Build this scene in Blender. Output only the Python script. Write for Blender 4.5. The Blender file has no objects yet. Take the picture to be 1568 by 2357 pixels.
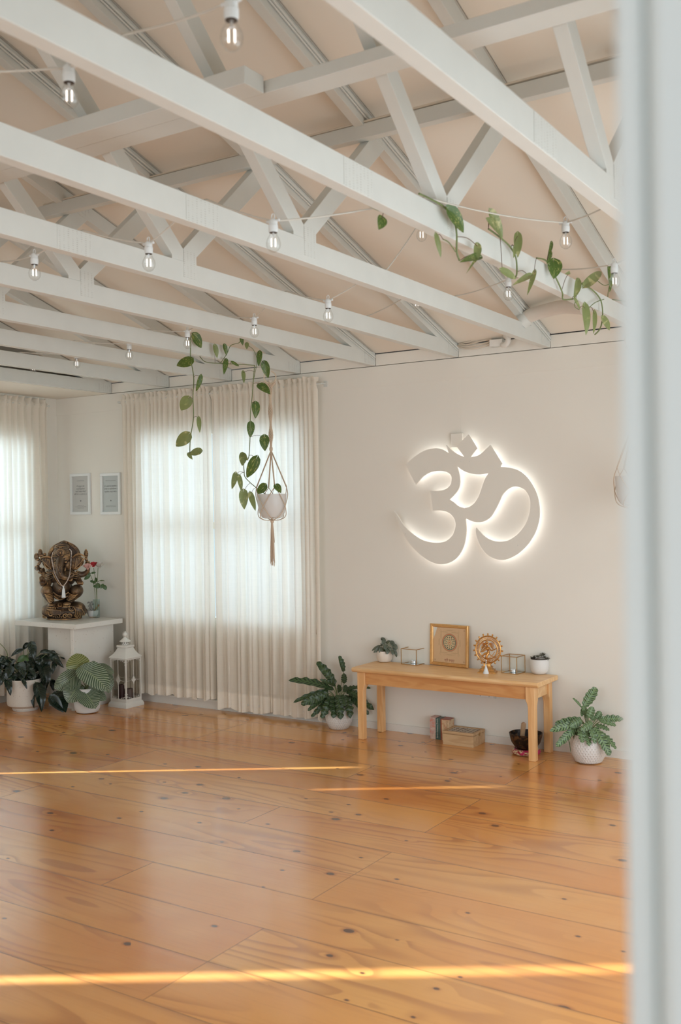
import bpy, math, random
from mathutils import Vector, Matrix, noise
import mathutils
R = math.radians; PI = math.pi
sc = bpy.context.scene; COL = sc.collection
random.seed(7)
# ---------------------------------------------------------------- camera
F = 2317.2173; YAW, PIT, ROL = 0.56914115, -0.00275282, -0.01496371
CAM = Vector((6.4331241, -5.7367088, 1.4568004))
fw = Vector((-math.sin(YAW)*math.cos(PIT), math.cos(YAW)*math.cos(PIT), math.sin(PIT)))
r0 = Vector((math.cos(YAW), math.sin(YAW), 0)); u0 = r0.cross(fw)
cr_, sr_ = math.cos(ROL), math.sin(ROL)
rt = r0*cr_ + u0*sr_; up = u0*cr_ - r0*sr_
cd = bpy.data.cameras.new('camera'); cam = bpy.data.objects.new('camera', cd); COL.objects.link(cam)
M = Matrix(((rt.x, up.x, -fw.x, CAM.x), (rt.y, up.y, -fw.y, CAM.y), (rt.z, up.z, -fw.z, CAM.z), (0, 0, 0, 1)))
cam.matrix_world = M
cd.sensor_fit = 'VERTICAL'; cd.sensor_height = 36; cd.sensor_width = 24; cd.lens = F*36/2357
cd.clip_start = .05
cd.dof.use_dof = True; cd.dof.focus_distance = 7.0; cd.dof.aperture_fstop = 4.2
sc.camera = cam
def ray(u, v): return fw + rt*((u-784)/F) - up*((v-1178.5)/F)
def P(u, v, ax, c):                       # where the sight line through a point of the photo meets a real plane
    d = ray(u, v); i = 'xyz'.index(ax); return CAM + d*((c-CAM[i])/d[i])
def Q(u, v, dep): return CAM + ray(u, v)*dep
def dep(p): return (Vector(p)-CAM).dot(fw)
TOCAM = Vector((.745, -.667, 0))
# ---------------------------------------------------------------- mesh helpers
class MB:
    def __init__(s): s.v = []; s.f = []; s.uv = []
    def add(s, vs, fs, uvs=None):
        o = len(s.v); s.v += [Vector(a) for a in vs]
        for k, f in enumerate(fs):
            s.f.append([i+o for i in f]); s.uv.append([uvs[i] for i in f] if uvs else None)
        return s
    def box(s, a, b):
        x0, y0, z0 = a; x1, y1, z1 = b
        s.add([(x0,y0,z0),(x1,y0,z0),(x1,y1,z0),(x0,y1,z0),(x0,y0,z1),(x1,y0,z1),(x1,y1,z1),(x0,y1,z1)],
              [(0,3,2,1),(4,5,6,7),(0,1,5,4),(1,2,6,5),(2,3,7,6),(3,0,4,7)]); return s
    def cbox(s, c, d, rz=0, m=None):
        o = len(s.v); s.box((-d[0]/2,-d[1]/2,-d[2]/2),(d[0]/2,d[1]/2,d[2]/2))
        mm = Matrix.Translation(c) @ (m if m is not None else Matrix.Rotation(rz, 4, 'Z'))
        for i in range(o, len(s.v)): s.v[i] = mm @ s.v[i]
        return s
    def prism(s, poly, ax, c0, c1):        # polygon in the plane normal to ax, between c0 and c1
        n = len(poly); vs = []
        for c in (c0, c1):
            for p in poly:
                q = list(p); q.insert('xyz'.index(ax), c); vs.append(q)
        fs = [tuple(range(n-1, -1, -1)), tuple(range(n, 2*n))]
        fs += [(i, (i+1) % n, n+(i+1) % n, n+i) for i in range(n)]
        return s.add(vs, fs)
    def tube(s, pts, r, n=8, cap=True, flat=1.0):
        pts = [Vector(p) for p in pts]; k = len(pts)
        rs = r if isinstance(r, (list, tuple)) else [r]*k
        t = (pts[1]-pts[0]).normalized(); a = t.orthogonal().normalized(); vs = []
        for i, p in enumerate(pts):
            t2 = (pts[min(i+1, k-1)]-pts[max(i-1, 0)])
            if t2.length > 1e-9:
                t2.normalize(); q = t.rotation_difference(t2); a = q @ a; t = t2
            b = t.cross(a).normalized()
            for j in range(n):
                th = 2*PI*j/n; vs.append(p + (a*math.cos(th) + b*math.sin(th)*flat)*rs[i])
        fs = [(i*n+j, i*n+(j+1) % n, (i+1)*n+(j+1) % n, (i+1)*n+j) for i in range(k-1) for j in range(n)]
        if cap: fs += [tuple(range(n-1, -1, -1)), tuple(range((k-1)*n, k*n))]
        return s.add(vs, fs)
    def lathe(s, prof, c=(0, 0, 0), n=32, sq=None, caps=True):  # prof (r,z)
        c = Vector(c); k = len(prof); vs = []
        for (r, z) in prof:
            for j in range(n):
                th = 2*PI*j/n; vs.append(c + Vector((r*math.cos(th), r*math.sin(th), z)))
        fs = [(i*n+j, i*n+(j+1) % n, (i+1)*n+(j+1) % n, (i+1)*n+j) for i in range(k-1) for j in range(n)]
        if caps:
            if prof[0][0] > 1e-5: fs.append(tuple(range(n-1, -1, -1)))
            if prof[-1][0] > 1e-5: fs.append(tuple(range((k-1)*n, k*n)))
        return s.add(vs, fs)
    def ell(s, c, r, n=16, m=10, rot=None):
        c = Vector(c); vs = []; rot = rot or Matrix.Identity(3)
        for i in range(1, m):
            ph = PI*i/m
            for j in range(n):
                th = 2*PI*j/n
                vs.append(c + rot @ Vector((r[0]*math.sin(ph)*math.cos(th), r[1]*math.sin(ph)*math.sin(th), r[2]*math.cos(ph))))
        vs += [c + rot @ Vector((0, 0, r[2])), c - rot @ Vector((0, 0, r[2]))]; T, B = len(vs)-2, len(vs)-1
        fs = [((i+1)*n+j, (i+1)*n+(j+1) % n, i*n+(j+1) % n, i*n+j) for i in range(m-2) for j in range(n)]
        fs += [(j, (j+1) % n, T) for j in range(n)] + [((m-2)*n+(j+1) % n, (m-2)*n+j, B) for j in range(n)]
        return s.add(vs, fs)
    def tor(s, c, rx, rz, r, n=40, m=8, ax='y'):
        pts = []
        for i in range(n+1):
            a = 2*PI*i/n
            pts.append(Vector(c) + (Vector((rx*math.cos(a), 0, rz*math.sin(a))) if ax == 'y' else Vector((rx*math.cos(a), rz*math.sin(a), 0))))
        return s.tube(pts, r, m, cap=False)
def cr(pts, n=6, closed=False):
    pts = [Vector(p) for p in pts]; k = len(pts); out = []
    rng = range(k) if closed else range(k-1)
    for i in rng:
        g = (lambda j: pts[j % k]) if closed else (lambda j: pts[max(0, min(k-1, j))])
        a, b, c, d = g(i-1), g(i), g(i+1), g(i+2)
        for q in range(n):
            t = q/n
            out.append(.5*((2*b)+(-a+c)*t+(2*a-5*b+4*c-d)*t*t+(-a+3*b-3*c+d)*t**3))
    if not closed: out.append(pts[-1])
    return out
ORG = {}
def obj(name, mb, mat, parent=None, smooth=True, world=True, bevel=0, auto=35):
    me = bpy.data.meshes.new(name)
    off = ORG.get(parent.name, Vector()) if (parent and world) else Vector()
    me.from_pydata([v-off for v in mb.v], [], mb.f)
    if any(mb.uv):
        l = me.uv_layers.new(name='UVMap'); i = 0
        for f, uvs in zip(mb.f, mb.uv):
            for k in range(len(f)):
                l.data[i].uv = uvs[k] if uvs else (0, 0); i += 1
    mats = mat if isinstance(mat, list) else [mat]
    for m in mats: me.materials.append(m)
    me.validate()
    import bmesh
    bm = bmesh.new(); bm.from_mesh(me)
    if not any(mb.uv): bmesh.ops.recalc_face_normals(bm, faces=bm.faces)
    for f in bm.faces: f.smooth = smooth
    if smooth:
        for e in bm.edges:
            if len(e.link_faces) == 2 and e.calc_face_angle(0) > R(auto): e.smooth = False
    bm.to_mesh(me); bm.free()
    o = bpy.data.objects.new(name, me); COL.objects.link(o)
    if parent:
        o.parent = parent; ORG[o.name] = ORG.get(parent.name, Vector())
    if bevel:
        b = o.modifiers.new('bevel', 'BEVEL'); b.width = bevel; b.segments = 2; b.limit_method = 'ANGLE'; b.angle_limit = R(40)
    return o
def tag(o, label=None, cat=None, group=None, kind=None):
    if label: o['label'] = label
    if cat: o['category'] = cat
    if group: o['group'] = group
    if kind: o['kind'] = kind
    return o
def thing(name, label, cat, loc=(0, 0, 0), rz=0, group=None):
    o = bpy.data.objects.new(name, None); COL.objects.link(o); o.empty_display_size = .1
    o.location = loc; o.rotation_euler = (0, 0, rz); ORG[o.name] = Vector(loc)
    return tag(o, label, cat, group)
def struct(name, mb, mat, bevel=0, smooth=False):
    return tag(obj(name, mb, mat, smooth=smooth, bevel=bevel), kind='structure')
def dup(o, parent=None):
    c = o.copy(); COL.objects.link(c)
    if parent: c.parent = parent
    ORG[c.name] = ORG.get(o.name, Vector())
    for ch in list(o.children): dup(ch, c)
    return c
# ---------------------------------------------------------------- materials
def lin(c): return tuple(((x/255)/12.92 if x/255 <= .04045 else ((x/255+.055)/1.055)**2.4) for x in c) + (1,)
class NT:
    def __init__(s, name):
        s.m = bpy.data.materials.new(name); s.m.use_nodes = True; s.t = s.m.node_tree; s.t.nodes.clear()
        s.out = s.n('ShaderNodeOutputMaterial')
    def n(s, typ, ins=None, **kw):
        nd = s.t.nodes.new(typ)
        for k, v in kw.items(): setattr(nd, k, v)
        for k, v in (ins or {}).items():
            if isinstance(v, bpy.types.NodeSocket): s.t.links.new(v, nd.inputs[k])
            else: nd.inputs[k].default_value = v
        return nd
    def math(s, op, a, b=0.0, c=0.0, clamp=False):
        return s.n('ShaderNodeMath', {0: a, 1: b, 2: c}, operation=op, use_clamp=clamp).outputs[0]
    def mix(s, f, a, b, blend='MIX'):
        return s.n('ShaderNodeMix', {0: f, 6: a, 7: b}, data_type='RGBA', blend_type=blend).outputs[2]
    def noise(s, vec, scale, detail=3, rough=.5, dist=0, dim='3D', w=None):
        d = {'Vector': vec, 'Scale': scale, 'Detail': detail, 'Roughness': rough, 'Distortion': dist}
        nd = s.n('ShaderNodeTexNoise', d, noise_dimensions=dim) if w is None else s.n('ShaderNodeTexNoise', dict(d, W=w), noise_dimensions='4D')
        return nd.outputs[0]
    def obj(s): return s.n('ShaderNodeTexCoord').outputs['Object']
    def sep(s, v): o = s.n('ShaderNodeSeparateXYZ', {0: v}).outputs; return o[0], o[1], o[2]
    def vec(s, x, y, z): return s.n('ShaderNodeCombineXYZ', {0: x, 1: y, 2: z}).outputs[0]
    def ramp(s, f, stops):
        nd = s.n('ShaderNodeValToRGB', {0: f}); e = nd.color_ramp.elements
        e[0].position, e[0].color = stops[0]; e[1].position, e[1].color = stops[1]
        for p, c in stops[2:]:
            q = e.new(p); q.color = c
        return nd.outputs[0]
    def smooth(s, v, a, b):
        return s.n('ShaderNodeMapRange', {0: v, 1: a, 2: b, 3: 0.0, 4: 1.0}, interpolation_type='SMOOTHSTEP').outputs[0]
    def bsdf(s, color, rough=.5, metal=0, bump=None, bstr=.3, bdist=.002, **kw):
        ins = {'Base Color': color, 'Roughness': rough, 'Metallic': metal}
        if bump is not None:
            ins['Normal'] = s.n('ShaderNodeBump', {'Strength': bstr, 'Distance': bdist, 'Height': bump}).outputs[0]
        ins.update(kw)
        nd = s.n('ShaderNodeBsdfPrincipled', ins); s.sh = nd.outputs[0]
        s.t.links.new(s.sh, s.out.inputs[0]); return s
    def final(s, sh): s.t.links.new(sh, s.out.inputs[0]); return s.m
def plain(name, c, rough=.5, metal=0, var=.06, nscale=8, bump=.15, bdist=.001, bscale=60, spec=.5, **kw):
    t = NT(name); o = t.obj(); n1 = t.noise(o, nscale, 3)
    c = lin(c) if max(c) > 1.01 else c
    dk = tuple(x*(1-var) for x in c[:3])+(1,); lt = tuple(min(1, x*(1+var)) for x in c[:3])+(1,)
    t.bsdf(t.mix(n1, dk, lt), rough, metal, bump=t.noise(o, bscale, 2), bstr=bump, bdist=bdist, **{'Specular IOR Level': spec}, **kw)
    return t.m
WHITE = plain('white_painted_timber', (0.675, 0.68, 0.635), .5, bscale=25, bump=.25)
WALL = plain('wall_paint', (0.82, 0.78, 0.70), .75, var=.03, nscale=1.5, bscale=90, bump=.12)
CEIL = plain('ceiling_board_paint', (0.83, 0.765, 0.665), .75, var=.04, nscale=2)
TRIMW = plain('trim_paint', (0.76, 0.73, 0.67), .45, var=.03)
DOORW = plain('door_frame_gloss_paint', (0.81, 0.84, 0.82), .35, var=.02)
DARK = plain('dark_cavity', (0.05, 0.035, 0.025), .9)
def mat_floor():
    t = NT('pine_floorboards'); o = t.obj()
    x, y, z = t.sep(o); M_ = t.math
    v = t.vec(x, M_('ADD', y, .24), 0.0)
    br = t.n('ShaderNodeTexBrick', {'Vector': v, 'Color1': (0, 0, 0, 1), 'Color2': (1, 1, 1, 1), 'Mortar': (.5, .5, .5, 1), 'Scale': 1.0,
             'Mortar Size': .0020, 'Mortar Smooth': .5, 'Bias': 0.0, 'Brick Width': 2.15, 'Row Height': .3}, offset=.37, offset_frequency=3, squash=1)
    rid = t.n('ShaderNodeSeparateColor', {0: br.outputs[0]}).outputs[0]; seam = br.outputs[1]
    w = M_('MULTIPLY', rid, 37.0)
    yr = M_('FRACT', M_('DIVIDE', M_('ADD', y, 12.24), .3))
    edge = M_('SUBTRACT', 1.0, t.smooth(M_('MINIMUM', yr, M_('SUBTRACT', 1.0, yr)), .0, .06))
    # knots: round, in loose clusters
    vv = t.vec(M_('ADD', M_('MULTIPLY', x, 4.8), w), M_('MULTIPLY', y, 6.8), w)
    dv = t.n('ShaderNodeTexVoronoi', {'Vector': vv, 'Scale': 1.0, 'Randomness': 1.0}, voronoi_dimensions='2D')
    kd = dv.outputs['Distance']; kc = t.n('ShaderNodeSeparateColor', {0: dv.outputs['Color']})
    clus = t.smooth(t.noise(t.vec(M_('MULTIPLY', x, 1.0), M_('MULTIPLY', y, 1.3), w), 1.3, 1), .42, .6)
    exist = M_('GREATER_THAN', M_('ADD', kc.outputs[0], M_('MULTIPLY', clus, .40)), .93)
    ksz = M_('MULTIPLY_ADD', M_('POWER', kc.outputs[1], 2.0), .085, .035)
    kr = M_('DIVIDE', kd, ksz)
    knot = M_('MULTIPLY', M_('SUBTRACT', 1.0, t.smooth(kr, .8, 1.1)), exist)
    kring = M_('MULTIPLY', M_('SUBTRACT', 1.0, t.smooth(kr, 1.0, 1.9)), exist)
    halo = M_('MULTIPLY', M_('SUBTRACT', 1.0, t.smooth(kd, .0, .42)), exist)
    # flat sawn grain: contour lines of a stretched field, bent round the knots
    gv = t.vec(M_('MULTIPLY', x, .42), M_('MULTIPLY', y, 2.4), w)
    n = t.noise(gv, 1.15, 1.5, .4, .15)
    n = M_('ADD', n, M_('MULTIPLY', halo, .035))
    n = M_('ADD', n, M_('MULTIPLY', t.noise(t.vec(M_('MULTIPLY', x, 2.0), M_('MULTIPLY', y, 12.0), w), 1.5, 2), .012))
    saw = M_('FRACT', M_('MULTIPLY', n, 17.0))
    line = M_('MULTIPLY', t.smooth(saw, .0, .80), M_('SUBTRACT', 1.0, t.smooth(saw, .88, 1.0)))
    line = M_('POWER', line, 4.0)
    strength = M_('MULTIPLY', t.smooth(t.noise(t.vec(M_('MULTIPLY', x, .5), M_('MULTIPLY', y, 2.0), w), 1.6, 2), .38, .68), .5)
    fine = t.noise(t.vec(M_('MULTIPLY', x, 2.5), M_('MULTIPLY', y, 70.0), w), 1.6, 3, .55)
    patch = t.noise(t.vec(x, M_('MULTIPLY', y, 1.6), w), .9, 3, .55)
    worn = t.smooth(t.noise(o, .8, 4, .6), .45, .7)
    base = t.mix(rid, lin((221, 149, 72)), lin((201, 118, 50)))
    base = t.mix(t.smooth(patch, .35, .72), base, lin((226, 162, 86)))
    base = t.mix(M_('MULTIPLY', worn, .35), base, lin((226, 172, 112)))
    base = t.mix(M_('MULTIPLY', t.smooth(patch, .62, .40), .0), base, lin((180, 100, 50)))
    base = t.mix(M_('MULTIPLY', line, strength), base, lin((150, 80, 38)))
    base = t.mix(M_('MULTIPLY', t.smooth(fine, .45, .8), .16), base, lin((170, 98, 50)))
    base = t.mix(M_('MULTIPLY', M_('MULTIPLY', edge, t.smooth(t.noise(t.vec(M_('MULTIPLY', x, 1.0), M_('MULTIPLY', y, 1.0), w), 1.7, 2), .42, .62)), .38), base, lin((120, 66, 34)))
    base = t.mix(M_('MULTIPLY', kring, .45), base, lin((146, 74, 34)))
    base = t.mix(M_('MULTIPLY', knot, .92), base, lin((70, 38, 26)))
    base = t.mix(M_('MULTIPLY', seam, M_('MULTIPLY_ADD', t.noise(o, 1.5, 2), .6, .45)), base, lin((92, 46, 22)))
    rough = M_('MULTIPLY_ADD', t.noise(t.vec(M_('MULTIPLY', x, 2.0), M_('MULTIPLY', y, 9.0), w), 2.0, 4, .6), .16, .12)
    cup = M_('MULTIPLY', M_('SUBTRACT', M_('MULTIPLY', yr, M_('SUBTRACT', 1.0, yr)), 0.0), 3.2)
    h = M_('ADD', M_('MULTIPLY_ADD', t.noise(t.vec(M_('MULTIPLY', x, .7), M_('MULTIPLY', y, 3.0), w), 2.2, 2), .8, M_('MULTIPLY', fine, .04)), M_('MULTIPLY', cup, .5))
    h = M_('SUBTRACT', h, M_('MULTIPLY', seam, 1.2))
    t.bsdf(base, rough, 0, bump=h, bstr=.45, bdist=.0028, **{'Specular IOR Level': .95, 'Coat Weight': .35, 'Coat Roughness': .14, 'Coat IOR': 1.6})
    return t.m
FLOOR = mat_floor()
def mat_wood(name, a, b, rough=.45, ax='x', sc_=1):
    t = NT(name); o = t.obj(); x, y, z = t.sep(o)
    k = {'x': (1.5, 14, 14), 'y': (14, 1.5, 14), 'z': (14, 14, 1.5)}[ax]
    v = t.vec(*[t.math('MULTIPLY', c, s*sc_) for c, s in zip((x, y, z), k)])
    n = t.noise(v, 1.3, 3, .5, .6)
    g = t.math('MULTIPLY_ADD', t.math('SINE', t.math('MULTIPLY', n, 26.0)), .5, .5)
    f = t.noise(v, 7, 3, .6)
    c = t.mix(g, lin(a), lin(b)); c = t.mix(t.math('MULTIPLY', f, .4), c, lin(b))
    t.bsdf(c, rough, 0, bump=f, bstr=.15, bdist=.0006); return t.m
TABLE = mat_wood('honey_rubberwood', (238, 198, 146), (226, 178, 122), .38)
TABLEZ = mat_wood('honey_rubberwood_upright', (238, 192, 136), (224, 170, 112), .38, 'z')
BOXW = mat_wood('pale_box_wood', (206, 172, 130), (190, 152, 110), .6)
def mat_curtain(name='curtain_cotton', tint=(0.93, 0.84, 0.72), tf=.36):
    t = NT(name); o = t.obj(); x, y, z = t.sep(o)
    n = t.noise(t.vec(t.math('MULTIPLY', x, 3), t.math('MULTIPLY', y, 3), t.math('MULTIPLY', z, 120)), 3, 3)
    n2 = t.noise(t.vec(t.math('MULTIPLY', x, 160), t.math('MULTIPLY', y, 160), t.math('MULTIPLY', z, 3)), 3, 3)
    f = t.math('MULTIPLY_ADD', t.math('ADD', n, n2), .12, .88)
    c = t.mix(1.0, tint+(1,), t.n('ShaderNodeCombineColor', {0: f, 1: f, 2: f}).outputs[0], 'MULTIPLY')
    hem = t.math('LESS_THAN', z, .145)
    tr = t.math('SUBTRACT', tf, t.math('MULTIPLY', hem, tf*.6))
    d = t.n('ShaderNodeBsdfDiffuse', {'Color': c}); q = t.n('ShaderNodeBsdfTranslucent', {'Color': (.86, .84, .80, 1)})
    return t.final(t.n('ShaderNodeMixShader', {0: tr, 1: d.outputs[0], 2: q.outputs[0]}).outputs[0])
CURT = mat_curtain()
def mat_glass(name, rough=.0, tint=(1, 1, 1), ior=1.45, mul=1.0):
    t = NT(name); fr = t.math('MULTIPLY_ADD', t.math('POWER', t.n('ShaderNodeLayerWeight', {'Blend': .5}).outputs['Facing'], 3.5), .55, .04)
    tr = t.n('ShaderNodeBsdfTransparent', {'Color': tuple(tint)+(1,)}); g = t.n('ShaderNodeBsdfGlossy', {'Roughness': rough})
    return t.final(t.n('ShaderNodeMixShader', {0: t.math('MULTIPLY', fr, mul, clamp=True), 1: tr.outputs[0], 2: g.outputs[0]}).outputs[0])
def mat_bulb():
    t = NT('bulb_glass'); fc = t.n('ShaderNodeLayerWeight', {'Blend': .5}).outputs['Facing']
    tr = t.n('ShaderNodeBsdfTransparent', {'Color': t.mix(t.math('POWER', fc, 3.0), (.99, .99, .985, 1), (.80, .81, .80, 1))})
    g = t.n('ShaderNodeBsdfGlossy', {'Roughness': .04})
    return t.final(t.n('ShaderNodeMixShader', {0: t.math('MULTIPLY_ADD', t.math('POWER', fc, 3.0), .55, .06), 1: tr.outputs[0], 2: g.outputs[0]}).outputs[0])
GLASS = mat_glass('clear_glass', .02, (.985, .99, .985), mul=.7); PANE = mat_glass('window_glass', .0, (.93, .97, .98))
BULBG = mat_bulb()
def mat_emit(name, c, s):
    t = NT(name); return t.final(t.n('ShaderNodeEmission', {'Color': c+(1,), 'Strength': s}).outputs[0])
FILA = mat_emit('hot_filament', (1, .86, .74), 4.0)
LED = mat_emit('led_strip_glow', (1, .965, .95), 3.3)
BRASS = plain('polished_brass', (0.62, 0.33, 0.11), .36, 1, var=.3, nscale=60)
GOLD = plain('thin_brass_frame', (0.50, 0.31, 0.13), .4, .9)
SILVER = plain('tealight_aluminium', (0.8, 0.82, 0.84), .35, .9)
WAX = plain('white_wax', (0.85, 0.85, 0.82), .4)
SOCK = plain('white_socket_plastic', (0.74, 0.755, 0.74), .4)
CORD = plain('pale_cord', (0.60, 0.57, 0.50), .6)
CORDW = plain('white_painted_cable', (0.66, 0.585, 0.48), .6)
POT = plain('matt_white_ceramic', (0.74, 0.72, 0.69), .35, var=.03)
POTC = plain('cream_ceramic', (0.76, 0.66, 0.56), .35, var=.03)
SOIL = plain('potting_soil', (0.03, 0.022, 0.016), .95, var=.5, nscale=80, bump=1, bdist=.004)
STEM = plain('vine_stem', (0.16, 0.20, 0.07), .5, var=.4, nscale=14)
STEMB = plain('brown_petiole', (0.12, 0.055, 0.03), .5)
ROPE = plain('macrame_cotton', (0.64, 0.50, 0.37), .9, bscale=300, bump=.6)
def mat_dimple():
    t = NT('dimpled_white_ceramic'); o = t.obj(); x, y, z = t.sep(o)
    a = t.math('ARCTAN2', y, x)
    row = t.math('MULTIPLY', z, 72.0)
    f = t.math('MULTIPLY', t.math('SINE', t.math('ADD', t.math('MULTIPLY', a, 34.0), t.math('MULTIPLY', t.math('FLOOR', row), PI))), t.math('SINE', t.math('MULTIPLY', t.math('FRACT', row), PI)))
    f = t.smooth(f, .1, .8)
    t.bsdf((.76, .73, .69, 1), .4, 0, bump=f, bstr=.8, bdist=-.003); return t.m
DIMP = mat_dimple()
def mat_speck():
    t = NT('speckled_stoneware'); o = t.obj()
    s = t.smooth(t.noise(o, 190, 1), .72, .76); s2 = t.smooth(t.noise(o, 60, 2), .70, .74)
    c = t.mix(t.math('MAXIMUM', s, s2), (.70, .65, .58, 1), (.30, .19, .12, 1)); t.bsdf(c, .5); return t.m
SPECK = mat_speck()
def mat_leaf(kind):
    t = NT('leaf_'+kind); uv = t.n('ShaderNodeTexCoord').outputs['UV']; o = t.obj()
    u, v, _ = t.sep(uv); su = t.math('SUBTRACT', t.math('MULTIPLY', u, 2.0), 1.0); au = t.math('ABSOLUTE', su)
    rough = .35; tl = .15
    mid = t.math('SUBTRACT', 1.0, t.smooth(au, .0, .07))
    nz = t.noise(o, 30, 3)
    if kind.startswith('rattlesnake'):
        ph = t.math('ADD', t.math('SUBTRACT', t.math('MULTIPLY', v, 11.0), t.math('MULTIPLY', au, 1.1)), t.math('MULTIPLY', t.math('GREATER_THAN', su, 0.0), .5))
        s = t.math('SINE', t.math('MULTIPLY', ph, 2*PI))
        win = t.math('MULTIPLY', t.smooth(au, .08, .2), t.math('SUBTRACT', 1.0, t.smooth(au, .78, .95)))
        spot = t.math('MULTIPLY', t.smooth(s, .0, .5), win)
        edge = t.math('MULTIPLY', t.smooth(au, .86, .97), .7)
        c = t.mix(nz, lin((136, 158, 112)), lin((108, 138, 88)))
        if kind.endswith('dark'): c = t.mix(nz, lin((84, 106, 66)), lin((60, 84, 48)))
        c = t.mix(t.math('MULTIPLY', mid, .4), c, lin((60, 90, 50)))
        c = t.mix(t.math('MAXIMUM', t.math('MULTIPLY', spot, .88), edge), c, lin((26, 40, 28)))
    elif kind == 'orbifolia':
        s = t.math('SINE', t.math('MULTIPLY', t.math('SUBTRACT', t.math('MULTIPLY', v, 15.0), t.math('MULTIPLY', au, 3.6)), 2*PI))
        c = t.mix(t.smooth(s, -.4, .7), lin((60, 80, 56)), lin((156, 166, 142)))
        c = t.mix(t.math('MULTIPLY', mid, .7), c, lin((150, 165, 120)))
        c = t.mix(t.math('MULTIPLY', t.smooth(nz, .5, .8), .25), c, lin((120, 140, 84)))
    elif kind == 'pothos':
        n1 = t.noise(t.vec(t.math('MULTIPLY', au, 1.6), t.math('MULTIPLY', v, .7), t.math('MULTIPLY', t.noise(o, 3, 0), 9.0)), 4.5, 3, .6)
        c = t.mix(nz, lin((72, 100, 44)), lin((96, 122, 60)))
        c = t.mix(t.smooth(n1, .56, .66), c, lin((182, 182, 110)))
        c = t.mix(t.math('MULTIPLY', mid, .5), c, lin((135, 150, 80))); tl = .3
    elif kind == 'pothos_pale':
        n1 = t.noise(o, 22, 3, .6)
        c = t.mix(nz, lin((126, 140, 88)), lin((150, 160, 104)))
        c = t.mix(t.smooth(n1, .55, .68), c, lin((196, 194, 140))); tl = .35
    elif kind == 'lily':
        s = t.math('SINE', t.math('MULTIPLY', t.math('SUBTRACT', t.math('MULTIPLY', v, 12.0), t.math('MULTIPLY', au, 2.0)), 2*PI))
        c = t.mix(t.math('MULTIPLY', t.smooth(s, .3, 1.0), .35), lin((24, 38, 28)), lin((50, 66, 50)))
        c = t.mix(t.math('MULTIPLY', mid, .5), c, lin((62, 80, 58))); rough = .22; tl = .05
    elif kind == 'peperomia':
        s = t.math('SINE', t.math('MULTIPLY', su, 15.0))
        c = t.mix(t.smooth(s, -.3, .5), lin((46, 52, 42)), lin((128, 136, 116)))
    elif kind == 'succulent':
        c = t.mix(nz, lin((96, 84, 72)), lin((128, 128, 108)))
    elif kind == 'rose_leaf':
        c = t.mix(nz, lin((52, 84, 40)), lin((84, 112, 62)))
    elif kind == 'yellowgreen':
        s = t.math('SINE', t.math('MULTIPLY', t.math('SUBTRACT', t.math('MULTIPLY', v, 10.0), t.math('MULTIPLY', au, 2.6)), 2*PI))
        c = t.mix(t.smooth(s, -.25, .45), lin((116, 128, 72)), lin((170, 172, 118))); tl = .3
    b = t.n('ShaderNodeBsdfPrincipled', {'Base Color': c, 'Roughness': rough})
    q = t.n('ShaderNodeBsdfTranslucent', {'Color': c})
    return t.final(t.n('ShaderNodeMixShader', {0: tl, 1: b.outputs[0], 2: q.outputs[0]}).outputs[0])
LF = {k: mat_leaf(k) for k in ('rattlesnake', 'rattlesnake_dark', 'orbifolia', 'pothos', 'pothos_pale', 'lily', 'peperomia', 'succulent', 'rose_leaf', 'yellowgreen')}
def leaf(mb, B, T, w, N=TOCAM, shape='lance', bulge=.08, n=10, wave=0, fold=.25, bend=None, lobe=.16):
    B = Vector(B); T = Vector(T); ax = T-B; L = ax.length
    if L < 1e-6: return
    N = Vector(N) + Vector([random.uniform(-.3, .3) for _ in range(3)])
    side = ax.cross(N)
    if side.length < 1e-6: side = ax.orthogonal()
    side.normalize(); N2 = side.cross(ax).normalized()
    ph = random.random()*6
    S = (-1, -.66, -.33, 0, .33, .66, 1); vs = []; uv = []
    for i in range(n+1):
        t = i/n
        if shape == 'heart': hw = math.sin(PI*min(1, t**.62))**.75*(1-.15*t)
        elif shape == 'round': hw = math.sin(PI*t**.8)**.55
        elif shape == 'oval': hw = math.sin(PI*t**.9)**.7
        elif shape == 'strap': hw = math.sin(PI*min(1, .04+.96*t)**1.02)**.42
        else: hw = math.sin(PI*t**.85)**.62
        if i == 0: hw = .04
        if i == n: hw = .02
        c = B + ax*t + N2*(bulge*L*4*t*(1-t))
        if bend is not None: c = c + Vector(bend)*(4*t*(1-t))
        for s in S:
            a = abs(s)
            p = c + side*(s*hw*w/2) + N2*(fold*a*a*hw*w/2)
            if wave: p = p + N2*(wave*w*a*hw*math.sin(t*n*1.35+ph+(1.5 if s > 0 else 0))) + side*(s*wave*.35*w*math.sin(t*n*1.35+ph))
            if shape in ('heart', 'round'): p = p - ax*(lobe*a*(1-t)**3)
            vs.append(p); uv.append(((s+1)/2, t))
    m = len(S)
    fs = [(i*m+j, i*m+j+1, (i+1)*m+j+1, (i+1)*m+j) for i in range(n) for j in range(m-1)]
    mb.add(vs, fs, uv)
# ================================================================ SETTING
XR = 6.299; YB = -7.8; SL = .3126; RID = 3.9
struct('floor', MB().box((-.1, YB-.1, -.04), (6.9, .1, 0)), FLOOR)
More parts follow.
